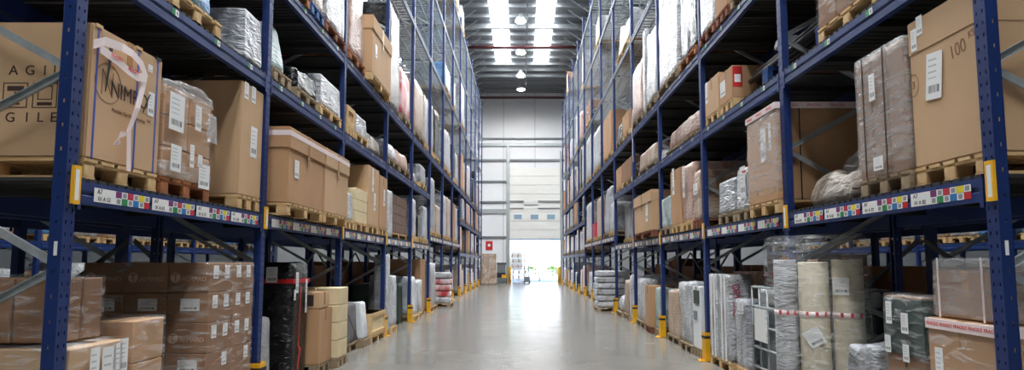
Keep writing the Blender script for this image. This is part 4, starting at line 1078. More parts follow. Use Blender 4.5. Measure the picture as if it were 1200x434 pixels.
# cream rolls bundled in film
for i, (x, y, rr, hh) in enumerate(((2.62, 5.62, 0.125, 1.4), (2.86, 5.49, 0.125, 1.42), (2.44, 5.79, 0.1, 1.42))):
    rt = thing('carpet_roll', (x, y, 0.126), 'upright cream roll in film, %s of the three before the second upright' % ('middle', 'nearest the first upright', 'slimmest')[i], 'roll', 'upright rolls by the second upright')
    MB().lathe([(rr * 0.92, 0), (rr, 0.02), (rr, hh - 0.15), (rr * 0.97, hh - 0.14)], 28).build('roll', 'carpet_cream' if i < 2 else 'film_white', rt)
    MB().lathe([(0.04, 0), (0.04, 0.02)], 12).build('core', 'brown', rt, loc=(0, 0, hh - 0.14))
    MB().lathe([(rr + 0.004, 0.77), (rr + 0.004, 0.82)], 28).build('warning_tape', 'tape_white', rt)
    for q in range(3):
        an = -PI * 0.5 - 0.9 + q * 0.62
        MB().box(-0.012, 0.012, -0.002, 0.002, -0.02, 0.02).build('red_mark', 'fragile_red', rt, loc=((rr + 0.006) * math.cos(an), (rr + 0.006) * math.sin(an), 0.8), rot=(0, 0, an + PI / 2))
    if i < 2:
        an = -PI * 0.5 - (0.5 if i == 0 else 0.9)
        l = link('label', LAB, rt, ((rr + 0.004) * math.cos(an), (rr + 0.004) * math.sin(an), 0.6 if i == 0 else 1.05), (R(30) if i == 0 else 0, 0, an)); l.scale = (1, 0.14, 0.15)
ff = link('film_sleeve', wrapmesh('film_sleeve', 'film_clear', 0.43, 0.87, 1.5, 98, 0.008, 0.1, 0.0, 0.0, 12), None, (2.66, 5.632, 0.127), (0, 0, R(-35)))
bm = bmesh.new(); bm.from_mesh(ff.data); bmesh.ops.delete(bm, geom=[f for f in bm.faces if f.calc_center_median().z < 0.03], context='FACES'); bm.to_mesh(ff.data); bm.free()
tag(ff, 'clear film sleeve wound around the three upright cream rolls', 'film')
pallet(R_, 2.66, 5.6, 0, 0.62, 0.72, 'wood_pale', 'pale wood pallet under the three upright cream rolls', True)
# liquid tank in a cage
rt = thing('liquid_tank', (2.66 + 0.5, 6.75, 0), 'dark liquid tank in grey tube cage behind the cream rolls', 'tank', None, PI)
Wt, Dt = 1.1, 0.95
MB().box(-Dt / 2, Dt / 2, -Wt / 2, Wt / 2, 0.0, 0.1).build('pallet_base', 'galv_dark', rt)
link('bottle', wrapmesh('bottle', 'ibc_dark', Wt - 0.06, Dt - 0.06, 0.8, 99, 0.0, 0.06, 0, 0, 8), rt, (0, 0, 0.1))
link('bottle_top', wrapmesh('bottle_top', 'ibc_clear', Wt - 0.06, Dt - 0.06, 0.2, 99, 0.0, 0.06, 0, 0, 8), rt, (0, 0, 0.9))
cg = MB()
for z in (0.2, 0.42, 0.66, 0.88, 1.1):
    x, y = Dt / 2, Wt / 2
    cg.tube([(-x, -y, z), (x, -y, z), (x, y, z), (-x, y, z), (-x, -y, z)], 0.013)
for i in range(6):
    y = -Wt / 2 + i * Wt / 5
    cg.tube([(Dt / 2 + 0.0, y, 0.1), (Dt / 2 + 0.0, y, 1.1)], 0.011)
for i in range(1, 5):
    x = -Dt / 2 + i * Dt / 5
    cg.tube([(x, Wt / 2, 0.1), (x, Wt / 2, 1.1)], 0.011)
cg.build('cage', 'galv', rt)
MB().box(Dt / 2 + 0.013, Dt / 2 + 0.02, -0.46, -0.1, 0.5, 0.86).build('label_panel', 'white', rt)
MB().lathe([(0.09, 0), (0.09, 0.04), (0.07, 0.05)], 16).build('cap', 'black', rt, loc=(0, 0, 1.09))
load(R_, 1, 'G', 0, 0, 0, 'wrap', 'grey-white wrapped box beside the tank', 'film_grey', X=2.62, D=0.8, Y=(7.32, 7.74), h=0.82, amp=0.01, rad=0.03, top=0.01, taper=0, pal='wood_pale', labels=[(-0.1, 0.86, 0.1, 0.14), (0.2, 0.86, 0.08, 0.12)])
# tall wrapped boards with red lettering
r, W, D, h = load(R_, 1, 'G', 0, 0, 0, 'wrap', 'tall white film-wrapped boards with red side lettering', 'film_white', X=2.6, D=0.29, Y=(7.86, 8.74), h=1.1, amp=0.012, rad=0.02, top=0.0, taper=0, pal='wood_pale', labels=[(-0.05, 0.72, 0.08, 0.18)])
for u in (-0.36, -0.2, -0.02, 0.14, 0.3): MB().box(D / 2 - 0.02, D / 2 + 0.006, u * W - 0.012, u * W + 0.012, 0, h).build('edge_board', 'white' if u != -0.02 else 'galv', r)
text('lettering', 'DRYTAC', 0.135, r, (0.06, W / 2 + 0.003, 0.78), (PI / 2, R(90), PI), 'crimson', sx=0.75)
text('lettering', 'MEDIA SOLUTIONS', 0.06, r, (0.05, W / 2 + 0.003, 0.3), (PI / 2, R(90), PI), 'crimson')
for i in range(3):
    r2 = thing('cardboard_box', (3.078 + i * 0.324, 8.25, 0), 'tall brown box with red upright lettering, %s behind the wrapped boards' % ORD[i], 'box', 'lettered boxes behind the wrapped boards', PI)
    MB().box(-0.155, 0.155, -0.42, 0.42, 0, 1.26).build('body', 'brown_dark' if i else 'film_tan', r2, bevel=0.008)
    text('lettering', 'DRYTAC', 0.2, r2, (0, 0.421, 0.95), (PI / 2, R(90), PI), 'crimson', sx=0.8)
# second-bay floor goods
r, W, D, h = load(R_, 2, 'G', 812, 821, 336, 'box', 'pale cabinet with dark screen panel', 'outside_white', X=2.58, D=0.8, pal='wood_grey')
MB().box(D / 2, D / 2 + 0.01, -W * 0.3, W * 0.42, h * 0.72, h * 0.94).build('screen_panel', 'dark_green', r); MB().box(D / 2, D / 2 + 0.012, -W * 0.3, W * 0.1, h * 0.45, h * 0.6).build('plate', 'grey', r)
load(R_, 2, 'G', 796, 811.5, 327, 'wrap', 'white film-draped carton stack', 'film_white', X=2.56, top=0.1, amp=0.06, pal='wood_grey', taper=-0.06)
load(R_, 2, 'G', 781, 795.5, 338, 'wrap', 'tan carton wrapped in white film', 'film_tan', X=2.6, pal='wood_grey', amp=0.02)
load(R_, 3, 'G', 766, 775, 336, 'wrap', 'teal-white wrapped bags', 'film_teal', X=2.56, pal='wood_grey')
load(R_, 3, 'G', 756, 765.5, 335, 'box', 'flat upright tan carton', 'tan_deep', X=2.5, D=0.5, pal='wood_red')
load(R_, 3, 'G', 745, 755.5, 325, 'wrap', 'grey boxes in white film', 'film_white', X=2.56, amp=0.05, pal='wood_grey')
load(R_, 4, 'G', 737, 741.5, 322, 'wrap', 'tall white wrapped panel', 'film_white', X=2.52, pal=None, top=0.02)
load(R_, 4, 'G', 730.5, 736.5, 327, 'wrap', 'pale wrapped panels', 'film_tan', X=2.56, pal='wood_grey')
load(R_, 4, 'G', 722, 730, 345, 'heap', 'round-topped white wrapped bundle', 'film_white', X=2.5, pal='wood_grey', top=0.2, rad=0.3)
NS = 6
for i in range(NS):
    o = link('plastic_sack', wrapmesh('plastic_sack', 'film_white', 0.8, 0.95, 0.17, 700 + i, 0.05, 0.08, 0.1, 0.0, 9), None, (2.56 + 0.02 * (i % 2), 17.98, 0.126 + i * 0.172))
    tag(o, 'white bulging plastic sack, %s in the stack by the sixth upright, right rack' % ('lowest', 'second up', 'third up', 'fourth up', 'second from top', 'topmost')[i], 'sack', 'sacks stacked on the floor')
pallet(R_, 2.57, 17.98, 0, 0.82, 0.95, 'wood_grey', 'weathered wood pallet under the white sacks, right rack', False)
load(R_, 6, 'G', 697, 703, 328, 'wrap', 'white wrapped box', 'film_white', X=2.5, pal='wood_grey')
load(R_, 6, 'G', 694, 697, 330, 'wrap', 'grey wrapped box', 'film_grey', X=2.55, pal='wood_grey')
load(R_, 7, 'G', 686, 692, 318, 'wrap', 'pale wrapped load', 'film_white', X=2.56, pal='wood_grey', Xoff=0.1)

# far bays: filled slot by slot
rng = random.Random(7)
KINDS = [('wrap', 'white wrapped load', 'film_white'), ('wrap', 'tan wrapped load', 'film_tan'), ('wrap', 'grey wrapped load', 'film_grey'), ('box', 'plain tan carton', 'tan_deep'), ('wrap', 'black-wrapped load', 'film_black'), ('wrap', 'pale pink wrapped load', 'film_pink')]
for s in (-1, 1):
    for k in range(8, 13):
        for lv in ('G', 'L1', 'L2', 'L3', 'L4'):
            y = YS[s][k] + 0.1
            nslot = 0
            used = set()
            while y < YS[s][k + 1] - 0.5 and nslot < 3:
                wd = rng.choice((0.8, 0.85, 0.9, 1.1))
                kd = rng.choice([q for q in KINDS if q[1] not in used] )
                if rng.random() < (0.85 if lv != 'L4' else 0.3) and y + wd < YS[s][k + 1] - 0.06:
                    if not (lv == 'L4' and ((s < 0 and k == 8) or (s > 0 and k == 9))):
                        used.add(kd[1])
                        hh = rng.uniform(0.8, 1.25) if lv in ('G', 'L1', 'L2') else rng.uniform(1.0, 2.0)
                        if lv == 'G': hh = rng.uniform(0.7, 1.3)
                        load(s, k, lv, 0, 0, 0, kd[0], kd[1], kd[2], Y=(y, y + wd), h=hh, pal='wood_grey', X=2.58)
                y += wd + rng.uniform(0.05, 0.25); nslot += 1
# ------------------------------------------------------------------ rows behind
for s in (-1, 1):
    for k in range(0, 8):
        frame(s, k, X=3.98, h=5.2, where='rear ', full=False)
    for k in range(0, 7):
        for lv in ('L1', 'L2', 'L3'):
            z = {'L1': 1.86, 'L2': 3.28, 'L3': 4.42}[lv]
            shelf(s, k, lv, z, X=3.98, where='rear ')
rng = random.Random(21)
for s in (-1, 1):
    for k in range(0, 6):
        for lv in ('G', 'L1', 'L2'):
            if lv == 'G' and k == 0: continue
            y = YS[s][k] + 0.12
            for j, (m, dsc) in enumerate((('brown', 'broad brown carton'), ('brown_dark', 'broad dark brown carton'))):
                wd = rng.uniform(1.1, 1.28)
                hh = rng.uniform(0.8, 1.0) if lv == 'L1' else rng.uniform(0.6, 0.74) if lv == 'L2' else rng.uniform(1.0, 1.4)
                load(s, k, lv, 0, 0, 0, 'box', dsc, m, X=4.0, D=1.0, Y=(y, y + wd), h=hh + 0.1, pal=None, where='rear ', zb=0.0 if lv == 'G' else {'L1': 1.883, 'L2': 3.303}[lv])
                y += wd + 0.06
# racks across the next aisles
for s in (-1, 1):
    for k in range(0, 8):
        frame(s, k, X=9.2, h=8.5, where='outer ', full=False, rear=True)
    for k in range(0, 7):
        for lv, z in (('L1', 1.78), ('L2', 3.2), ('L3', 4.42)):
            shelf(s, k, lv, z, X=9.2, where='outer ')
            y = YS[s][k] + 0.09
            for j in range(3):
                wd = 0.78
                m, dsc = (('film_white', 'white wrapped load'), ('film_tan', 'tan wrapped load'), ('film_grey', 'grey wrapped load'), ('film_blue', 'blue wrapped load'))[(k + j + (lv == 'L2')) % 4]
                load(s, k, lv, 0, 0, 0, 'wrap', dsc, m, X=9.2, D=1.0, Y=(y, y + wd), h=rng.uniform(0.6, 0.84), pal='wood_pale', where='outer ', zb=z + 0.023)
                y += wd + 0.07
        y = YS[s][k] + 0.09
        for j in range(3):
            m, dsc = (('film_tan', 'tan wrapped load'), ('film_white', 'white wrapped load'), ('film_brown', 'brown wrapped load'))[(k + j) % 3]
            load(s, k, 'G', 0, 0, 0, 'wrap', dsc, m, X=9.2, D=1.0, Y=(y, y + 0.78), h=rng.uniform(0.9, 1.3), pal='wood_pale', where='outer ')
            y += 0.85

# ------------------------------------------------------------------ aisle end
t = thing('wrapped_load', (-2.06, 38.9, 0.0), 'tall brown film-wrapped pallet stack standing before the end wall', 'wrapped load', None, 0)
for iz in range(6):
    for iy in range(2):
        MB().box(-0.46 + iy * 0.465, -0.005 + iy * 0.465, -0.5, 0.5, 0.13 + iz * 0.3, 0.425 + iz * 0.3).build('carton', 'film_tan', t, bevel=0.01)
link('stretch_film', wrapmesh('stretch_film', 'film_milky', 1.02, 0.95, 1.82, 90, 0.02, 0.03, 0.03, 0, 10), t, (0, 0, 0.128))
pallet(L_, -2.06, 38.9, 0, 1.0, 0.95, 'wood_grey', 'weathered wood pallet under the brown stack before the end wall', False)
bn = thing('dock_cabinet', (-1.42, 42.4, 0), 'grey metal dock cabinet against the end wall beside the door', 'cabinet')
MB().box(-0.28, 0.28, -0.2, 0.2, 0, 1.25).build('body', 'grey', bn, bevel=0.01)
MB().box(-0.33, 0.33, -0.24, 0.24, 1.25, 1.38).build('lid', 'galv_dark', bn, bevel=0.01)
MB().box(-0.3, 0.3, -0.23, -0.2, 0.55, 0.7).build('band', 'dark_paint', bn)
br = thing('guard_rail', (-1.42, 41.7, 0), 'low black and yellow guard rail in front of the dock cabinet', 'guard rail')
MB().box(-0.4, 0.05, -0.04, 0.04, 0.38, 0.56).build('rail', 'black', br); MB().box(0.05, 0.4, -0.05, 0.05, 0.36, 0.58).build('rail_end', 'yellow', br)
for x in (-0.35, 0.35): MB().box(x - 0.03, x + 0.03, -0.03, 0.03, 0, 0.38).build('leg', 'dark_paint', br)
for i, x in enumerate((-0.85, 2.52)):
    b = thing('bollard', (x, 42.3, 0), 'yellow bollard guarding the %s jamb of the loading door' % ('left', 'right')[i], 'bollard', 'bollards at the loading door')
    MB().lathe([(0.1, 0.012), (0.1, 1.04), (0.07, 1.09), (0.02, 1.1)], 16).build('tube', 'yellow', b)
    MB().box(-0.14, 0.14, -0.14, 0.14, 0, 0.012).build('base_plate', 'yellow', b)
# hand pallet truck just inside the opening
hp = thing('pallet_truck', (0.32, 42.55, 0), 'hand pallet truck parked in the loading door opening', 'pallet truck')
MB().box(-0.26, -0.1, -0.05, 1.1, 0.06, 0.11).box(0.1, 0.26, -0.05, 1.1, 0.06, 0.11).build('fork', 'grey', hp)
MB().box(-0.2, 0.2, -0.2, -0.05, 0.05, 0.42).build('pump_body', 'grey', hp, bevel=0.02)
MB().tube([(0, -0.15, 0.4), (-0.14, -0.32, 0.82), (-0.2, -0.38, 1.12)], 0.022).tube([(-0.32, -0.38, 1.12), (-0.32, -0.4, 1.22), (-0.08, -0.4, 1.22), (-0.08, -0.38, 1.12), (-0.32, -0.38, 1.12)], 0.014).build('handle', 'black', hp)
for x in (-0.18, 0.18): MB().cyl((x - 0.03, -0.12, 0.08), (x + 0.03, -0.12, 0.08), 0.08, n=16).build('wheel', 'black', hp)

# ------------------------------------------------------------------ the yard outside
struct(MB().box(-40, 40, WALL_Y + 0.35, 120, -0.2, -0.01).build('ground', 'asphalt'))
bd = thing('building', (6, 75, -0.01), 'pale warehouse across the yard seen through the loading door', 'building')
MB().box(-6, 14, 0, 12, 0, 7.5).build('wall', 'outside_white', bd)
MB().box(-6.1, 14.1, -0.1, 12.1, 7.5, 7.9).build('roof_edge', 'galv', bd)
for i in range(2): MB().box(-3 + i * 6, 1 + i * 6, -0.06, 0, 0, 4.2).build('dock_door', 'galv', bd)
for i in range(2):
    x = 0.46 + i * 0.84
    p = MB().box(-0.035, 0.035, -0.035, 0.035, 0, 4.395).box(-0.09, 0.09, -0.09, 0.09, 0, 0.02).build('canopy_post', 'sky_blue' if i else 'galv', None, loc=(x, 46.0 + i * 1.2, -0.01))
    tag(p, '%s canopy post standing outside the loading door' % ('slim grey', 'slim blue')[i], 'post')
cp = thing('canopy', (0.9, 45.6, 4.39), 'flat white canopy over the yard outside the loading door', 'canopy')
MB().box(-3, 3, -1.6, 1.6, 0, 0.08).build('roof_panel', 'outside_white', cp); MB().box(-3, 3, -1.66, -1.6, -0.05, 0.12).build('fascia', 'sky_blue', cp)
rng = random.Random(5)
po = thing('pallet_stack', (-0.28, 47.6, 0.0), 'leaning stack of pale pallets and boxes outside the loading door', 'stack')
for i in range(16):
    MB().box(-0.5, 0.5, -0.5, 0.5, 0, 0.03).box(-0.5, -0.4, -0.5, 0.5, 0.03, 0.11).box(-0.05, 0.05, -0.5, 0.5, 0.03, 0.11).box(0.4, 0.5, -0.5, 0.5, 0.03, 0.11).box(-0.5, 0.5, -0.5, 0.5, 0.11, 0.135).build('stacked_pallet', 'pinkish' if i % 3 else 'outside_white', po, loc=(rng.uniform(-0.04, 0.04), rng.uniform(-0.03, 0.03), i * 0.136))
for i in range(5):
    me = bpy.data.meshes.new('foliage'); bm = bmesh.new()
    for q in range(420):
        a, b, rr_ = rng.uniform(0, 2 * PI), rng.uniform(0, PI / 2), rng.uniform(0.75, 1.0)
        c = Vector((math.cos(a) * math.cos(b) * 0.9, math.sin(a) * math.cos(b) * 0.7, 0.1 + math.sin(b) * 0.95)) * rr_
        u = Vector((rng.uniform(-1, 1), rng.uniform(-1, 1), rng.uniform(-1, 1))).normalized() * 0.09; v = u.cross(Vector((rng.uniform(-1, 1), rng.uniform(-1, 1), rng.uniform(-1, 1)))).normalized() * 0.06
        bm.faces.new([bm.verts.new(p) for p in (c - u, c + v, c + u, c - v)])
    bm.to_mesh(me); bm.free(); me.materials.append(MATS['leaf'])
    sh_ = thing('shrub', (0.9 + i * 2.2, 64 + 0.4 * (i % 2), -0.01), 'low green shrub at the yard edge, %s from the left' % ORD[i], 'shrub', 'shrubs at the yard edge')
    link('foliage', me, sh_)
    MB().cyl((0, 0, 0), (0, 0, 0.5), 0.04, 0.02, 8).build('stem', 'brown_dark', sh_)

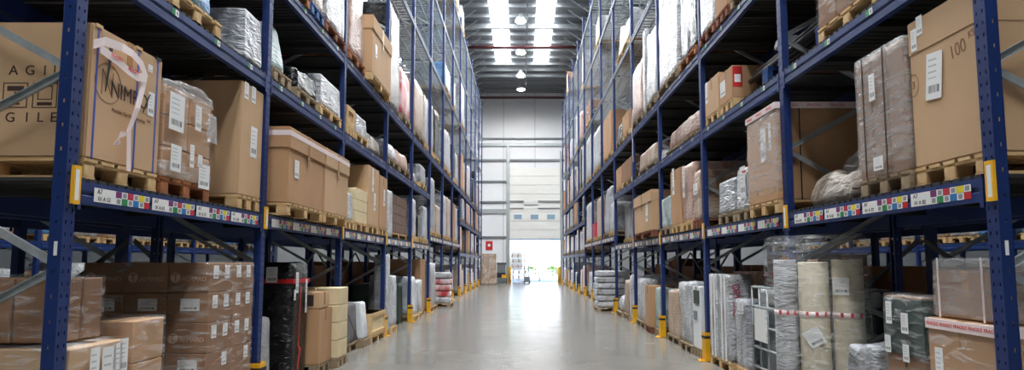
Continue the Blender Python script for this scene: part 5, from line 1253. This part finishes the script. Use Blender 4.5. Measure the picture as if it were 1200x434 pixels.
# ------------------------------------------------------------------ leave out what stands wholly hidden behind other goods
KEYS = 'SCENE_KEYS' in globals()
HIDDEN = set("""yellow post protector with black band at foot of third upright, left rack#0
yellow post protector with black band at foot of seventh upright, right rack#0
orange-brown wood pallet under the large tan film-wrapped load, floor level, first bay, left rack#0
weathered wood pallet under the small wrapped cartons, floor level, first bay, left rack#0
pale wood pallet under the printed brown carton block, first bay, left rack#0
pale wood pallet under the warning-taped carton, floor level, first bay, right rack#0
pale wood pallet under the low goods, floor level, first bay, right rack#0
pale wood pallet under the three upright cream rolls#0
blue perforated rack upright frame, first from the camera, left rear rack#0
blue beamed shelf with slatted deck, third shelf, first bay of the left rear rack#0
blue beamed shelf with slatted deck, second shelf, second bay of the left rear rack#0
blue beamed shelf with slatted deck, third shelf, second bay of the left rear rack#0
blue beamed shelf with slatted deck, second shelf, third bay of the left rear rack#0
blue beamed shelf with slatted deck, third shelf, third bay of the left rear rack#0
blue beamed shelf with slatted deck, second shelf, fourth bay of the left rear rack#0
blue beamed shelf with slatted deck, third shelf, fourth bay of the left rear rack#0
blue beamed shelf with slatted deck, second shelf, fifth bay of the left rear rack#0
blue beamed shelf with slatted deck, third shelf, fifth bay of the left rear rack#0
blue beamed shelf with slatted deck, second shelf, sixth bay of the left rear rack#0
blue beamed shelf with slatted deck, third shelf, sixth bay of the left rear rack#0
blue beamed shelf with slatted deck, second shelf, seventh bay of the left rear rack#0
blue beamed shelf with slatted deck, third shelf, seventh bay of the left rear rack#0
blue perforated rack upright frame, first from the camera, right rear rack#0
blue beamed shelf with slatted deck, second shelf, first bay of the right rear rack#0
blue beamed shelf with slatted deck, third shelf, first bay of the right rear rack#0
blue beamed shelf with slatted deck, third shelf, second bay of the right rear rack#0
blue beamed shelf with slatted deck, third shelf, third bay of the right rear rack#0
blue beamed shelf with slatted deck, second shelf, fourth bay of the right rear rack#0
blue beamed shelf with slatted deck, third shelf, fourth bay of the right rear rack#0
blue beamed shelf with slatted deck, second shelf, fifth bay of the right rear rack#0
blue beamed shelf with slatted deck, third shelf, fifth bay of the right rear rack#0
blue beamed shelf with slatted deck, second shelf, sixth bay of the right rear rack#0
blue beamed shelf with slatted deck, third shelf, sixth bay of the right rear rack#0
blue beamed shelf with slatted deck, second shelf, seventh bay of the right rear rack#0
blue beamed shelf with slatted deck, third shelf, seventh bay of the right rear rack#0
broad brown carton, second shelf, first bay, left rear rack#0
broad dark brown carton, second shelf, first bay, left rear rack#0
broad dark brown carton, floor level, second bay, left rear rack#0
broad brown carton, first shelf, second bay, left rear rack#0
broad dark brown carton, first shelf, second bay, left rear rack#0
broad brown carton, second shelf, second bay, left rear rack#0
broad dark brown carton, second shelf, second bay, left rear rack#0
broad brown carton, first shelf, third bay, left rear rack#0
broad dark brown carton, first shelf, third bay, left rear rack#0
broad brown carton, second shelf, third bay, left rear rack#0
broad dark brown carton, second shelf, third bay, left rear rack#0
broad brown carton, first shelf, fourth bay, left rear rack#0
broad dark brown carton, first shelf, fourth bay, left rear rack#0
broad brown carton, second shelf, fourth bay, left rear rack#0
broad dark brown carton, second shelf, fourth bay, left rear rack#0
broad brown carton, first shelf, fifth bay, left rear rack#0
broad dark brown carton, first shelf, fifth bay, left rear rack#0
broad brown carton, second shelf, fifth bay, left rear rack#0
broad dark brown carton, second shelf, fifth bay, left rear rack#0
broad brown carton, floor level, sixth bay, left rear rack#0
broad dark brown carton, floor level, sixth bay, left rear rack#0
broad brown carton, first shelf, sixth bay, left rear rack#0
broad dark brown carton, first shelf, sixth bay, left rear rack#0
broad brown carton, second shelf, sixth bay, left rear rack#0
broad dark brown carton, second shelf, sixth bay, left rear rack#0
broad brown carton, first shelf, first bay, right rear rack#0
broad dark brown carton, first shelf, first bay, right rear rack#0
broad brown carton, second shelf, first bay, right rear rack#0
broad dark brown carton, second shelf, first bay, right rear rack#0
broad brown carton, first shelf, second bay, right rear rack#0
broad dark brown carton, first shelf, second bay, right rear rack#0
broad brown carton, first shelf, third bay, right rear rack#0
broad dark brown carton, first shelf, third bay, right rear rack#0
broad brown carton, second shelf, third bay, right rear rack#0
broad brown carton, first shelf, fourth bay, right rear rack#0
broad dark brown carton, first shelf, fourth bay, right rear rack#0
broad brown carton, second shelf, fourth bay, right rear rack#0
broad dark brown carton, second shelf, fourth bay, right rear rack#0
broad brown carton, first shelf, fifth bay, right rear rack#0
broad dark brown carton, first shelf, fifth bay, right rear rack#0
broad brown carton, second shelf, fifth bay, right rear rack#0
broad dark brown carton, second shelf, fifth bay, right rear rack#0
broad brown carton, first shelf, sixth bay, right rear rack#0
broad dark brown carton, first shelf, sixth bay, right rear rack#0
broad brown carton, second shelf, sixth bay, right rear rack#0
broad dark brown carton, second shelf, sixth bay, right rear rack#0
blue perforated rack upright frame, first from the camera, left outer rack#0
blue perforated rack upright frame, second from the camera, left outer rack#0
blue perforated rack upright frame, third from the camera, left outer rack#0
blue beamed shelf with slatted deck, first shelf, first bay of the left outer rack#0
pale wood pallet under the white wrapped load, first shelf, first bay, left outer rack#0
white wrapped load, first shelf, first bay, left outer rack#0
pale wood pallet under the tan wrapped load, first shelf, first bay, left outer rack#0
tan wrapped load, first shelf, first bay, left outer rack#0
pale wood pallet under the grey wrapped load, first shelf, first bay, left outer rack#0
grey wrapped load, first shelf, first bay, left outer rack#0
blue beamed shelf with slatted deck, second shelf, first bay of the left outer rack#0
pale wood pallet under the tan wrapped load, second shelf, first bay, left outer rack#0
tan wrapped load, second shelf, first bay, left outer rack#0
pale wood pallet under the grey wrapped load, second shelf, first bay, left outer rack#0
grey wrapped load, second shelf, first bay, left outer rack#0
pale wood pallet under the blue wrapped load, second shelf, first bay, left outer rack#0
blue wrapped load, second shelf, first bay, left outer rack#0
blue beamed shelf with slatted deck, third shelf, first bay of the left outer rack#0
pale wood pallet under the white wrapped load, third shelf, first bay, left outer rack#0
white wrapped load, third shelf, first bay, left outer rack#0
pale wood pallet under the tan wrapped load, third shelf, first bay, left outer rack#0
tan wrapped load, third shelf, first bay, left outer rack#0
pale wood pallet under the grey wrapped load, third shelf, first bay, left outer rack#0
grey wrapped load, third shelf, first bay, left outer rack#0
pale wood pallet under the tan wrapped load, floor level, first bay, left outer rack#0
tan wrapped load, floor level, first bay, left outer rack#0
pale wood pallet under the white wrapped load, floor level, first bay, left outer rack#0
white wrapped load, floor level, first bay, left outer rack#0
pale wood pallet under the brown wrapped load, floor level, first bay, left outer rack#0
brown wrapped load, floor level, first bay, left outer rack#0
blue beamed shelf with slatted deck, first shelf, second bay of the left outer rack#0
pale wood pallet under the tan wrapped load, first shelf, second bay, left outer rack#0
tan wrapped load, first shelf, second bay, left outer rack#0
pale wood pallet under the grey wrapped load, first shelf, second bay, left outer rack#0
grey wrapped load, first shelf, second bay, left outer rack#0
pale wood pallet under the blue wrapped load, first shelf, second bay, left outer rack#0
blue wrapped load, first shelf, second bay, left outer rack#0
blue beamed shelf with slatted deck, second shelf, second bay of the left outer rack#0
pale wood pallet under the grey wrapped load, second shelf, second bay, left outer rack#0
grey wrapped load, second shelf, second bay, left outer rack#0
pale wood pallet under the blue wrapped load, second shelf, second bay, left outer rack#0
blue wrapped load, second shelf, second bay, left outer rack#0
pale wood pallet under the white wrapped load, second shelf, second bay, left outer rack#0
white wrapped load, second shelf, second bay, left outer rack#0
blue beamed shelf with slatted deck, third shelf, second bay of the left outer rack#0
pale wood pallet under the tan wrapped load, third shelf, second bay, left outer rack#0
tan wrapped load, third shelf, second bay, left outer rack#0
pale wood pallet under the grey wrapped load, third shelf, second bay, left outer rack#0
grey wrapped load, third shelf, second bay, left outer rack#0
pale wood pallet under the blue wrapped load, third shelf, second bay, left outer rack#0
blue wrapped load, third shelf, second bay, left outer rack#0
pale wood pallet under the white wrapped load, floor level, second bay, left outer rack#0
white wrapped load, floor level, second bay, left outer rack#0
pale wood pallet under the brown wrapped load, floor level, second bay, left outer rack#0
brown wrapped load, floor level, second bay, left outer rack#0
pale wood pallet under the tan wrapped load, floor level, second bay, left outer rack#0
tan wrapped load, floor level, second bay, left outer rack#0
pale wood pallet under the grey wrapped load, first shelf, third bay, left outer rack#0
grey wrapped load, first shelf, third bay, left outer rack#0
blue beamed shelf with slatted deck, second shelf, third bay of the left outer rack#0
pale wood pallet under the blue wrapped load, second shelf, third bay, left outer rack#0
blue wrapped load, second shelf, third bay, left outer rack#0
pale wood pallet under the white wrapped load, second shelf, third bay, left outer rack#0
white wrapped load, second shelf, third bay, left outer rack#0
pale wood pallet under the tan wrapped load, second shelf, third bay, left outer rack#0
tan wrapped load, second shelf, third bay, left outer rack#0
blue beamed shelf with slatted deck, third shelf, third bay of the left outer rack#0
pale wood pallet under the grey wrapped load, third shelf, third bay, left outer rack#0
grey wrapped load, third shelf, third bay, left outer rack#0
pale wood pallet under the blue wrapped load, third shelf, third bay, left outer rack#0
blue wrapped load, third shelf, third bay, left outer rack#0
pale wood pallet under the white wrapped load, third shelf, third bay, left outer rack#0
white wrapped load, third shelf, third bay, left outer rack#0
pale wood pallet under the brown wrapped load, floor level, third bay, left outer rack#0
brown wrapped load, floor level, third bay, left outer rack#0
pale wood pallet under the tan wrapped load, floor level, third bay, left outer rack#0
tan wrapped load, floor level, third bay, left outer rack#0
blue beamed shelf with slatted deck, second shelf, fourth bay of the left outer rack#0
pale wood pallet under the white wrapped load, second shelf, fourth bay, left outer rack#0
white wrapped load, second shelf, fourth bay, left outer rack#0
pale wood pallet under the tan wrapped load, second shelf, fourth bay, left outer rack#0
tan wrapped load, second shelf, fourth bay, left outer rack#0
pale wood pallet under the grey wrapped load, second shelf, fourth bay, left outer rack#0
grey wrapped load, second shelf, fourth bay, left outer rack#0
blue beamed shelf with slatted deck, third shelf, fourth bay of the left outer rack#0
pale wood pallet under the blue wrapped load, third shelf, fourth bay, left outer rack#0
blue wrapped load, third shelf, fourth bay, left outer rack#0
pale wood pallet under the white wrapped load, third shelf, fourth bay, left outer rack#0
white wrapped load, third shelf, fourth bay, left outer rack#0
pale wood pallet under the tan wrapped load, third shelf, fourth bay, left outer rack#0
tan wrapped load, third shelf, fourth bay, left outer rack#0
blue beamed shelf with slatted deck, second shelf, fifth bay of the left outer rack#0
pale wood pallet under the tan wrapped load, second shelf, fifth bay, left outer rack#0
tan wrapped load, second shelf, fifth bay, left outer rack#0
pale wood pallet under the grey wrapped load, second shelf, fifth bay, left outer rack#0
grey wrapped load, second shelf, fifth bay, left outer rack#0
pale wood pallet under the blue wrapped load, second shelf, fifth bay, left outer rack#0
blue wrapped load, second shelf, fifth bay, left outer rack#0
blue beamed shelf with slatted deck, third shelf, fifth bay of the left outer rack#0
pale wood pallet under the white wrapped load, third shelf, fifth bay, left outer rack#0
white wrapped load, third shelf, fifth bay, left outer rack#0
pale wood pallet under the tan wrapped load, third shelf, fifth bay, left outer rack#0
tan wrapped load, third shelf, fifth bay, left outer rack#0
pale wood pallet under the grey wrapped load, third shelf, fifth bay, left outer rack#0
grey wrapped load, third shelf, fifth bay, left outer rack#0
blue beamed shelf with slatted deck, second shelf, sixth bay of the left outer rack#0
pale wood pallet under the grey wrapped load, second shelf, sixth bay, left outer rack#0
grey wrapped load, second shelf, sixth bay, left outer rack#0
pale wood pallet under the blue wrapped load, second shelf, sixth bay, left outer rack#0
blue wrapped load, second shelf, sixth bay, left outer rack#0
pale wood pallet under the white wrapped load, second shelf, sixth bay, left outer rack#0
white wrapped load, second shelf, sixth bay, left outer rack#0
blue beamed shelf with slatted deck, third shelf, sixth bay of the left outer rack#0
pale wood pallet under the tan wrapped load, third shelf, sixth bay, left outer rack#0
tan wrapped load, third shelf, sixth bay, left outer rack#0
pale wood pallet under the grey wrapped load, third shelf, sixth bay, left outer rack#0
grey wrapped load, third shelf, sixth bay, left outer rack#0
pale wood pallet under the blue wrapped load, third shelf, sixth bay, left outer rack#0
blue wrapped load, third shelf, sixth bay, left outer rack#0
pale wood pallet under the brown wrapped load, floor level, sixth bay, left outer rack#0
brown wrapped load, floor level, sixth bay, left outer rack#0
white wrapped load, first shelf, seventh bay, left outer rack#0
blue beamed shelf with slatted deck, second shelf, seventh bay of the left outer rack#0
pale wood pallet under the blue wrapped load, second shelf, seventh bay, left outer rack#0
blue wrapped load, second shelf, seventh bay, left outer rack#0
pale wood pallet under the white wrapped load, second shelf, seventh bay, left outer rack#0
white wrapped load, second shelf, seventh bay, left outer rack#0
pale wood pallet under the tan wrapped load, second shelf, seventh bay, left outer rack#0
tan wrapped load, second shelf, seventh bay, left outer rack#0
blue beamed shelf with slatted deck, third shelf, seventh bay of the left outer rack#0
pale wood pallet under the grey wrapped load, third shelf, seventh bay, left outer rack#0
grey wrapped load, third shelf, seventh bay, left outer rack#0
pale wood pallet under the blue wrapped load, third shelf, seventh bay, left outer rack#0
blue wrapped load, third shelf, seventh bay, left outer rack#0
pale wood pallet under the white wrapped load, third shelf, seventh bay, left outer rack#0
white wrapped load, third shelf, seventh bay, left outer rack#0
pale wood pallet under the brown wrapped load, floor level, seventh bay, left outer rack#0
brown wrapped load, floor level, seventh bay, left outer rack#0
blue perforated rack upright frame, first from the camera, right outer rack#0
blue perforated rack upright frame, second from the camera, right outer rack#0
blue perforated rack upright frame, third from the camera, right outer rack#0
blue beamed shelf with slatted deck, first shelf, first bay of the right outer rack#0
pale wood pallet under the white wrapped load, first shelf, first bay, right outer rack#0
white wrapped load, first shelf, first bay, right outer rack#0
pale wood pallet under the tan wrapped load, first shelf, first bay, right outer rack#0
tan wrapped load, first shelf, first bay, right outer rack#0
pale wood pallet under the grey wrapped load, first shelf, first bay, right outer rack#0
grey wrapped load, first shelf, first bay, right outer rack#0
blue beamed shelf with slatted deck, second shelf, first bay of the right outer rack#0
pale wood pallet under the tan wrapped load, second shelf, first bay, right outer rack#0
tan wrapped load, second shelf, first bay, right outer rack#0
pale wood pallet under the grey wrapped load, second shelf, first bay, right outer rack#0
grey wrapped load, second shelf, first bay, right outer rack#0
pale wood pallet under the blue wrapped load, second shelf, first bay, right outer rack#0
blue wrapped load, second shelf, first bay, right outer rack#0
blue beamed shelf with slatted deck, third shelf, first bay of the right outer rack#0
pale wood pallet under the white wrapped load, third shelf, first bay, right outer rack#0
white wrapped load, third shelf, first bay, right outer rack#0
pale wood pallet under the tan wrapped load, third shelf, first bay, right outer rack#0
tan wrapped load, third shelf, first bay, right outer rack#0
pale wood pallet under the grey wrapped load, third shelf, first bay, right outer rack#0
grey wrapped load, third shelf, first bay, right outer rack#0
pale wood pallet under the tan wrapped load, floor level, first bay, right outer rack#0
tan wrapped load, floor level, first bay, right outer rack#0
pale wood pallet under the white wrapped load, floor level, first bay, right outer rack#0
white wrapped load, floor level, first bay, right outer rack#0
pale wood pallet under the brown wrapped load, floor level, first bay, right outer rack#0
brown wrapped load, floor level, first bay, right outer rack#0
blue beamed shelf with slatted deck, first shelf, second bay of the right outer rack#0
pale wood pallet under the tan wrapped load, first shelf, second bay, right outer rack#0
tan wrapped load, first shelf, second bay, right outer rack#0
pale wood pallet under the grey wrapped load, first shelf, second bay, right outer rack#0
grey wrapped load, first shelf, second bay, right outer rack#0
pale wood pallet under the blue wrapped load, first shelf, second bay, right outer rack#0
blue wrapped load, first shelf, second bay, right outer rack#0
blue beamed shelf with slatted deck, second shelf, second bay of the right outer rack#0
pale wood pallet under the grey wrapped load, second shelf, second bay, right outer rack#0
grey wrapped load, second shelf, second bay, right outer rack#0
pale wood pallet under the blue wrapped load, second shelf, second bay, right outer rack#0
blue wrapped load, second shelf, second bay, right outer rack#0
pale wood pallet under the white wrapped load, second shelf, second bay, right outer rack#0
white wrapped load, second shelf, second bay, right outer rack#0
blue beamed shelf with slatted deck, third shelf, second bay of the right outer rack#0
pale wood pallet under the tan wrapped load, third shelf, second bay, right outer rack#0
tan wrapped load, third shelf, second bay, right outer rack#0
pale wood pallet under the grey wrapped load, third shelf, second bay, right outer rack#0
grey wrapped load, third shelf, second bay, right outer rack#0
pale wood pallet under the blue wrapped load, third shelf, second bay, right outer rack#0
blue wrapped load, third shelf, second bay, right outer rack#0
pale wood pallet under the white wrapped load, floor level, second bay, right outer rack#0
white wrapped load, floor level, second bay, right outer rack#0
pale wood pallet under the brown wrapped load, floor level, second bay, right outer rack#0
brown wrapped load, floor level, second bay, right outer rack#0
pale wood pallet under the tan wrapped load, floor level, second bay, right outer rack#0
tan wrapped load, floor level, second bay, right outer rack#0
pale wood pallet under the grey wrapped load, first shelf, third bay, right outer rack#0
grey wrapped load, first shelf, third bay, right outer rack#0
pale wood pallet under the blue wrapped load, first shelf, third bay, right outer rack#0
blue wrapped load, first shelf, third bay, right outer rack#0
blue beamed shelf with slatted deck, second shelf, third bay of the right outer rack#0
pale wood pallet under the blue wrapped load, second shelf, third bay, right outer rack#0
blue wrapped load, second shelf, third bay, right outer rack#0
pale wood pallet under the white wrapped load, second shelf, third bay, right outer rack#0
white wrapped load, second shelf, third bay, right outer rack#0
pale wood pallet under the tan wrapped load, second shelf, third bay, right outer rack#0
tan wrapped load, second shelf, third bay, right outer rack#0
blue beamed shelf with slatted deck, third shelf, third bay of the right outer rack#0
pale wood pallet under the grey wrapped load, third shelf, third bay, right outer rack#0
grey wrapped load, third shelf, third bay, right outer rack#0
pale wood pallet under the blue wrapped load, third shelf, third bay, right outer rack#0
blue wrapped load, third shelf, third bay, right outer rack#0
pale wood pallet under the white wrapped load, third shelf, third bay, right outer rack#0
white wrapped load, third shelf, third bay, right outer rack#0
pale wood pallet under the brown wrapped load, floor level, third bay, right outer rack#0
brown wrapped load, floor level, third bay, right outer rack#0
pale wood pallet under the tan wrapped load, floor level, third bay, right outer rack#0
tan wrapped load, floor level, third bay, right outer rack#0
blue beamed shelf with slatted deck, second shelf, fourth bay of the right outer rack#0
pale wood pallet under the white wrapped load, second shelf, fourth bay, right outer rack#0
white wrapped load, second shelf, fourth bay, right outer rack#0
pale wood pallet under the tan wrapped load, second shelf, fourth bay, right outer rack#0
tan wrapped load, second shelf, fourth bay, right outer rack#0
pale wood pallet under the grey wrapped load, second shelf, fourth bay, right outer rack#0
grey wrapped load, second shelf, fourth bay, right outer rack#0
blue beamed shelf with slatted deck, third shelf, fourth bay of the right outer rack#0
pale wood pallet under the blue wrapped load, third shelf, fourth bay, right outer rack#0
blue wrapped load, third shelf, fourth bay, right outer rack#0
pale wood pallet under the white wrapped load, third shelf, fourth bay, right outer rack#0
white wrapped load, third shelf, fourth bay, right outer rack#0
pale wood pallet under the tan wrapped load, third shelf, fourth bay, right outer rack#0
tan wrapped load, third shelf, fourth bay, right outer rack#0
blue beamed shelf with slatted deck, second shelf, fifth bay of the right outer rack#0
pale wood pallet under the tan wrapped load, second shelf, fifth bay, right outer rack#0
tan wrapped load, second shelf, fifth bay, right outer rack#0
pale wood pallet under the grey wrapped load, second shelf, fifth bay, right outer rack#0
grey wrapped load, second shelf, fifth bay, right outer rack#0
pale wood pallet under the blue wrapped load, second shelf, fifth bay, right outer rack#0
blue wrapped load, second shelf, fifth bay, right outer rack#0
blue beamed shelf with slatted deck, third shelf, fifth bay of the right outer rack#0
pale wood pallet under the white wrapped load, third shelf, fifth bay, right outer rack#0
white wrapped load, third shelf, fifth bay, right outer rack#0
pale wood pallet under the tan wrapped load, third shelf, fifth bay, right outer rack#0
tan wrapped load, third shelf, fifth bay, right outer rack#0
pale wood pallet under the grey wrapped load, third shelf, fifth bay, right outer rack#0
grey wrapped load, third shelf, fifth bay, right outer rack#0
blue beamed shelf with slatted deck, second shelf, sixth bay of the right outer rack#0
pale wood pallet under the grey wrapped load, second shelf, sixth bay, right outer rack#0
grey wrapped load, second shelf, sixth bay, right outer rack#0
pale wood pallet under the blue wrapped load, second shelf, sixth bay, right outer rack#0
blue wrapped load, second shelf, sixth bay, right outer rack#0
pale wood pallet under the white wrapped load, second shelf, sixth bay, right outer rack#0
white wrapped load, second shelf, sixth bay, right outer rack#0
blue beamed shelf with slatted deck, third shelf, sixth bay of the right outer rack#0
pale wood pallet under the tan wrapped load, third shelf, sixth bay, right outer rack#0
tan wrapped load, third shelf, sixth bay, right outer rack#0
pale wood pallet under the grey wrapped load, third shelf, sixth bay, right outer rack#0
grey wrapped load, third shelf, sixth bay, right outer rack#0
pale wood pallet under the blue wrapped load, third shelf, sixth bay, right outer rack#0
blue wrapped load, third shelf, sixth bay, right outer rack#0
pale wood pallet under the tan wrapped load, floor level, sixth bay, right outer rack#0
tan wrapped load, floor level, sixth bay, right outer rack#0
pale wood pallet under the white wrapped load, floor level, sixth bay, right outer rack#0
white wrapped load, floor level, sixth bay, right outer rack#0
blue beamed shelf with slatted deck, second shelf, seventh bay of the right outer rack#0
pale wood pallet under the blue wrapped load, second shelf, seventh bay, right outer rack#0
blue wrapped load, second shelf, seventh bay, right outer rack#0
pale wood pallet under the white wrapped load, second shelf, seventh bay, right outer rack#0
white wrapped load, second shelf, seventh bay, right outer rack#0
pale wood pallet under the tan wrapped load, second shelf, seventh bay, right outer rack#0
tan wrapped load, second shelf, seventh bay, right outer rack#0
blue beamed shelf with slatted deck, third shelf, seventh bay of the right outer rack#0
pale wood pallet under the grey wrapped load, third shelf, seventh bay, right outer rack#0
grey wrapped load, third shelf, seventh bay, right outer rack#0
pale wood pallet under the blue wrapped load, third shelf, seventh bay, right outer rack#0
blue wrapped load, third shelf, seventh bay, right outer rack#0
pale wood pallet under the white wrapped load, third shelf, seventh bay, right outer rack#0
white wrapped load, third shelf, seventh bay, right outer rack#0
pale wood pallet under the white wrapped load, floor level, seventh bay, right outer rack#0
white wrapped load, floor level, seventh bay, right outer rack#0
pale wood pallet under the brown wrapped load, floor level, seventh bay, right outer rack#0
brown wrapped load, floor level, seventh bay, right outer rack#0""".split('\n'))
def drop(o):
    for c in list(o.children): drop(c)
    bpy.data.objects.remove(o)
KEEP = []
for lab, obs in USED.items():
    kept = []
    for i, o in enumerate(obs):
        o['_key'] = '%s#%d' % (lab, i)
        if o['_key'] in HIDDEN: drop(o)
        else: kept.append(o)
    # labels: tell repeats apart by their order along the bay
    if len(kept) > 1:
        kept.sort(key=lambda o: o.location.y)
        for i, o in enumerate(kept): o['label'] = lab.replace(',', ' %s along,' % ORD[i], 1)
    KEEP += kept
    for o in kept:
        if len(o['label'].split()) > 16: o['label'] = o['label'].replace(' wood pallet', ' pallet').replace(' under the ', ' under ')
for o in KEEP:
    if not KEYS: del o['_key']
    if '_dims' in o: del o['_dims']

# ------------------------------------------------------------------ light
wd = bpy.data.worlds.new('world'); SC.world = wd; wd.use_nodes = True
nt = wd.node_tree; bg = nt.nodes['Background']
sky = nt.nodes.new('ShaderNodeTexSky'); sky.sky_type = 'NISHITA'; sky.sun_disc = False
sky.sun_elevation = R(48); sky.sun_rotation = R(200); sky.air_density = 1.0; sky.dust_density = 3.0
nt.links.new(sky.outputs['Color'], bg.inputs['Color'])
bg.inputs['Strength'].default_value = 0.8
sl = bpy.data.lights.new('sun', 'SUN'); sl.energy = 3.5; sl.angle = R(1.0)
so = bpy.data.objects.new('sun', sl); C.objects.link(so); so.rotation_euler = (R(38), 0, R(24))

SC.view_settings.view_transform = 'Standard'
SC.view_settings.look = 'None'
SC.view_settings.gamma = 1.0
SC.view_settings.use_curve_mapping = False
SC.view_settings.exposure = 0.3
SC.cycles.use_denoising = True
SC.cycles.max_bounces = 10
SC.cycles.diffuse_bounces = 6
SC.cycles.transparent_max_bounces = 16
SC.cycles.sample_clamp_indirect = 6.0
SC.cycles.caustics_reflective = False
SC.cycles.caustics_refractive = False
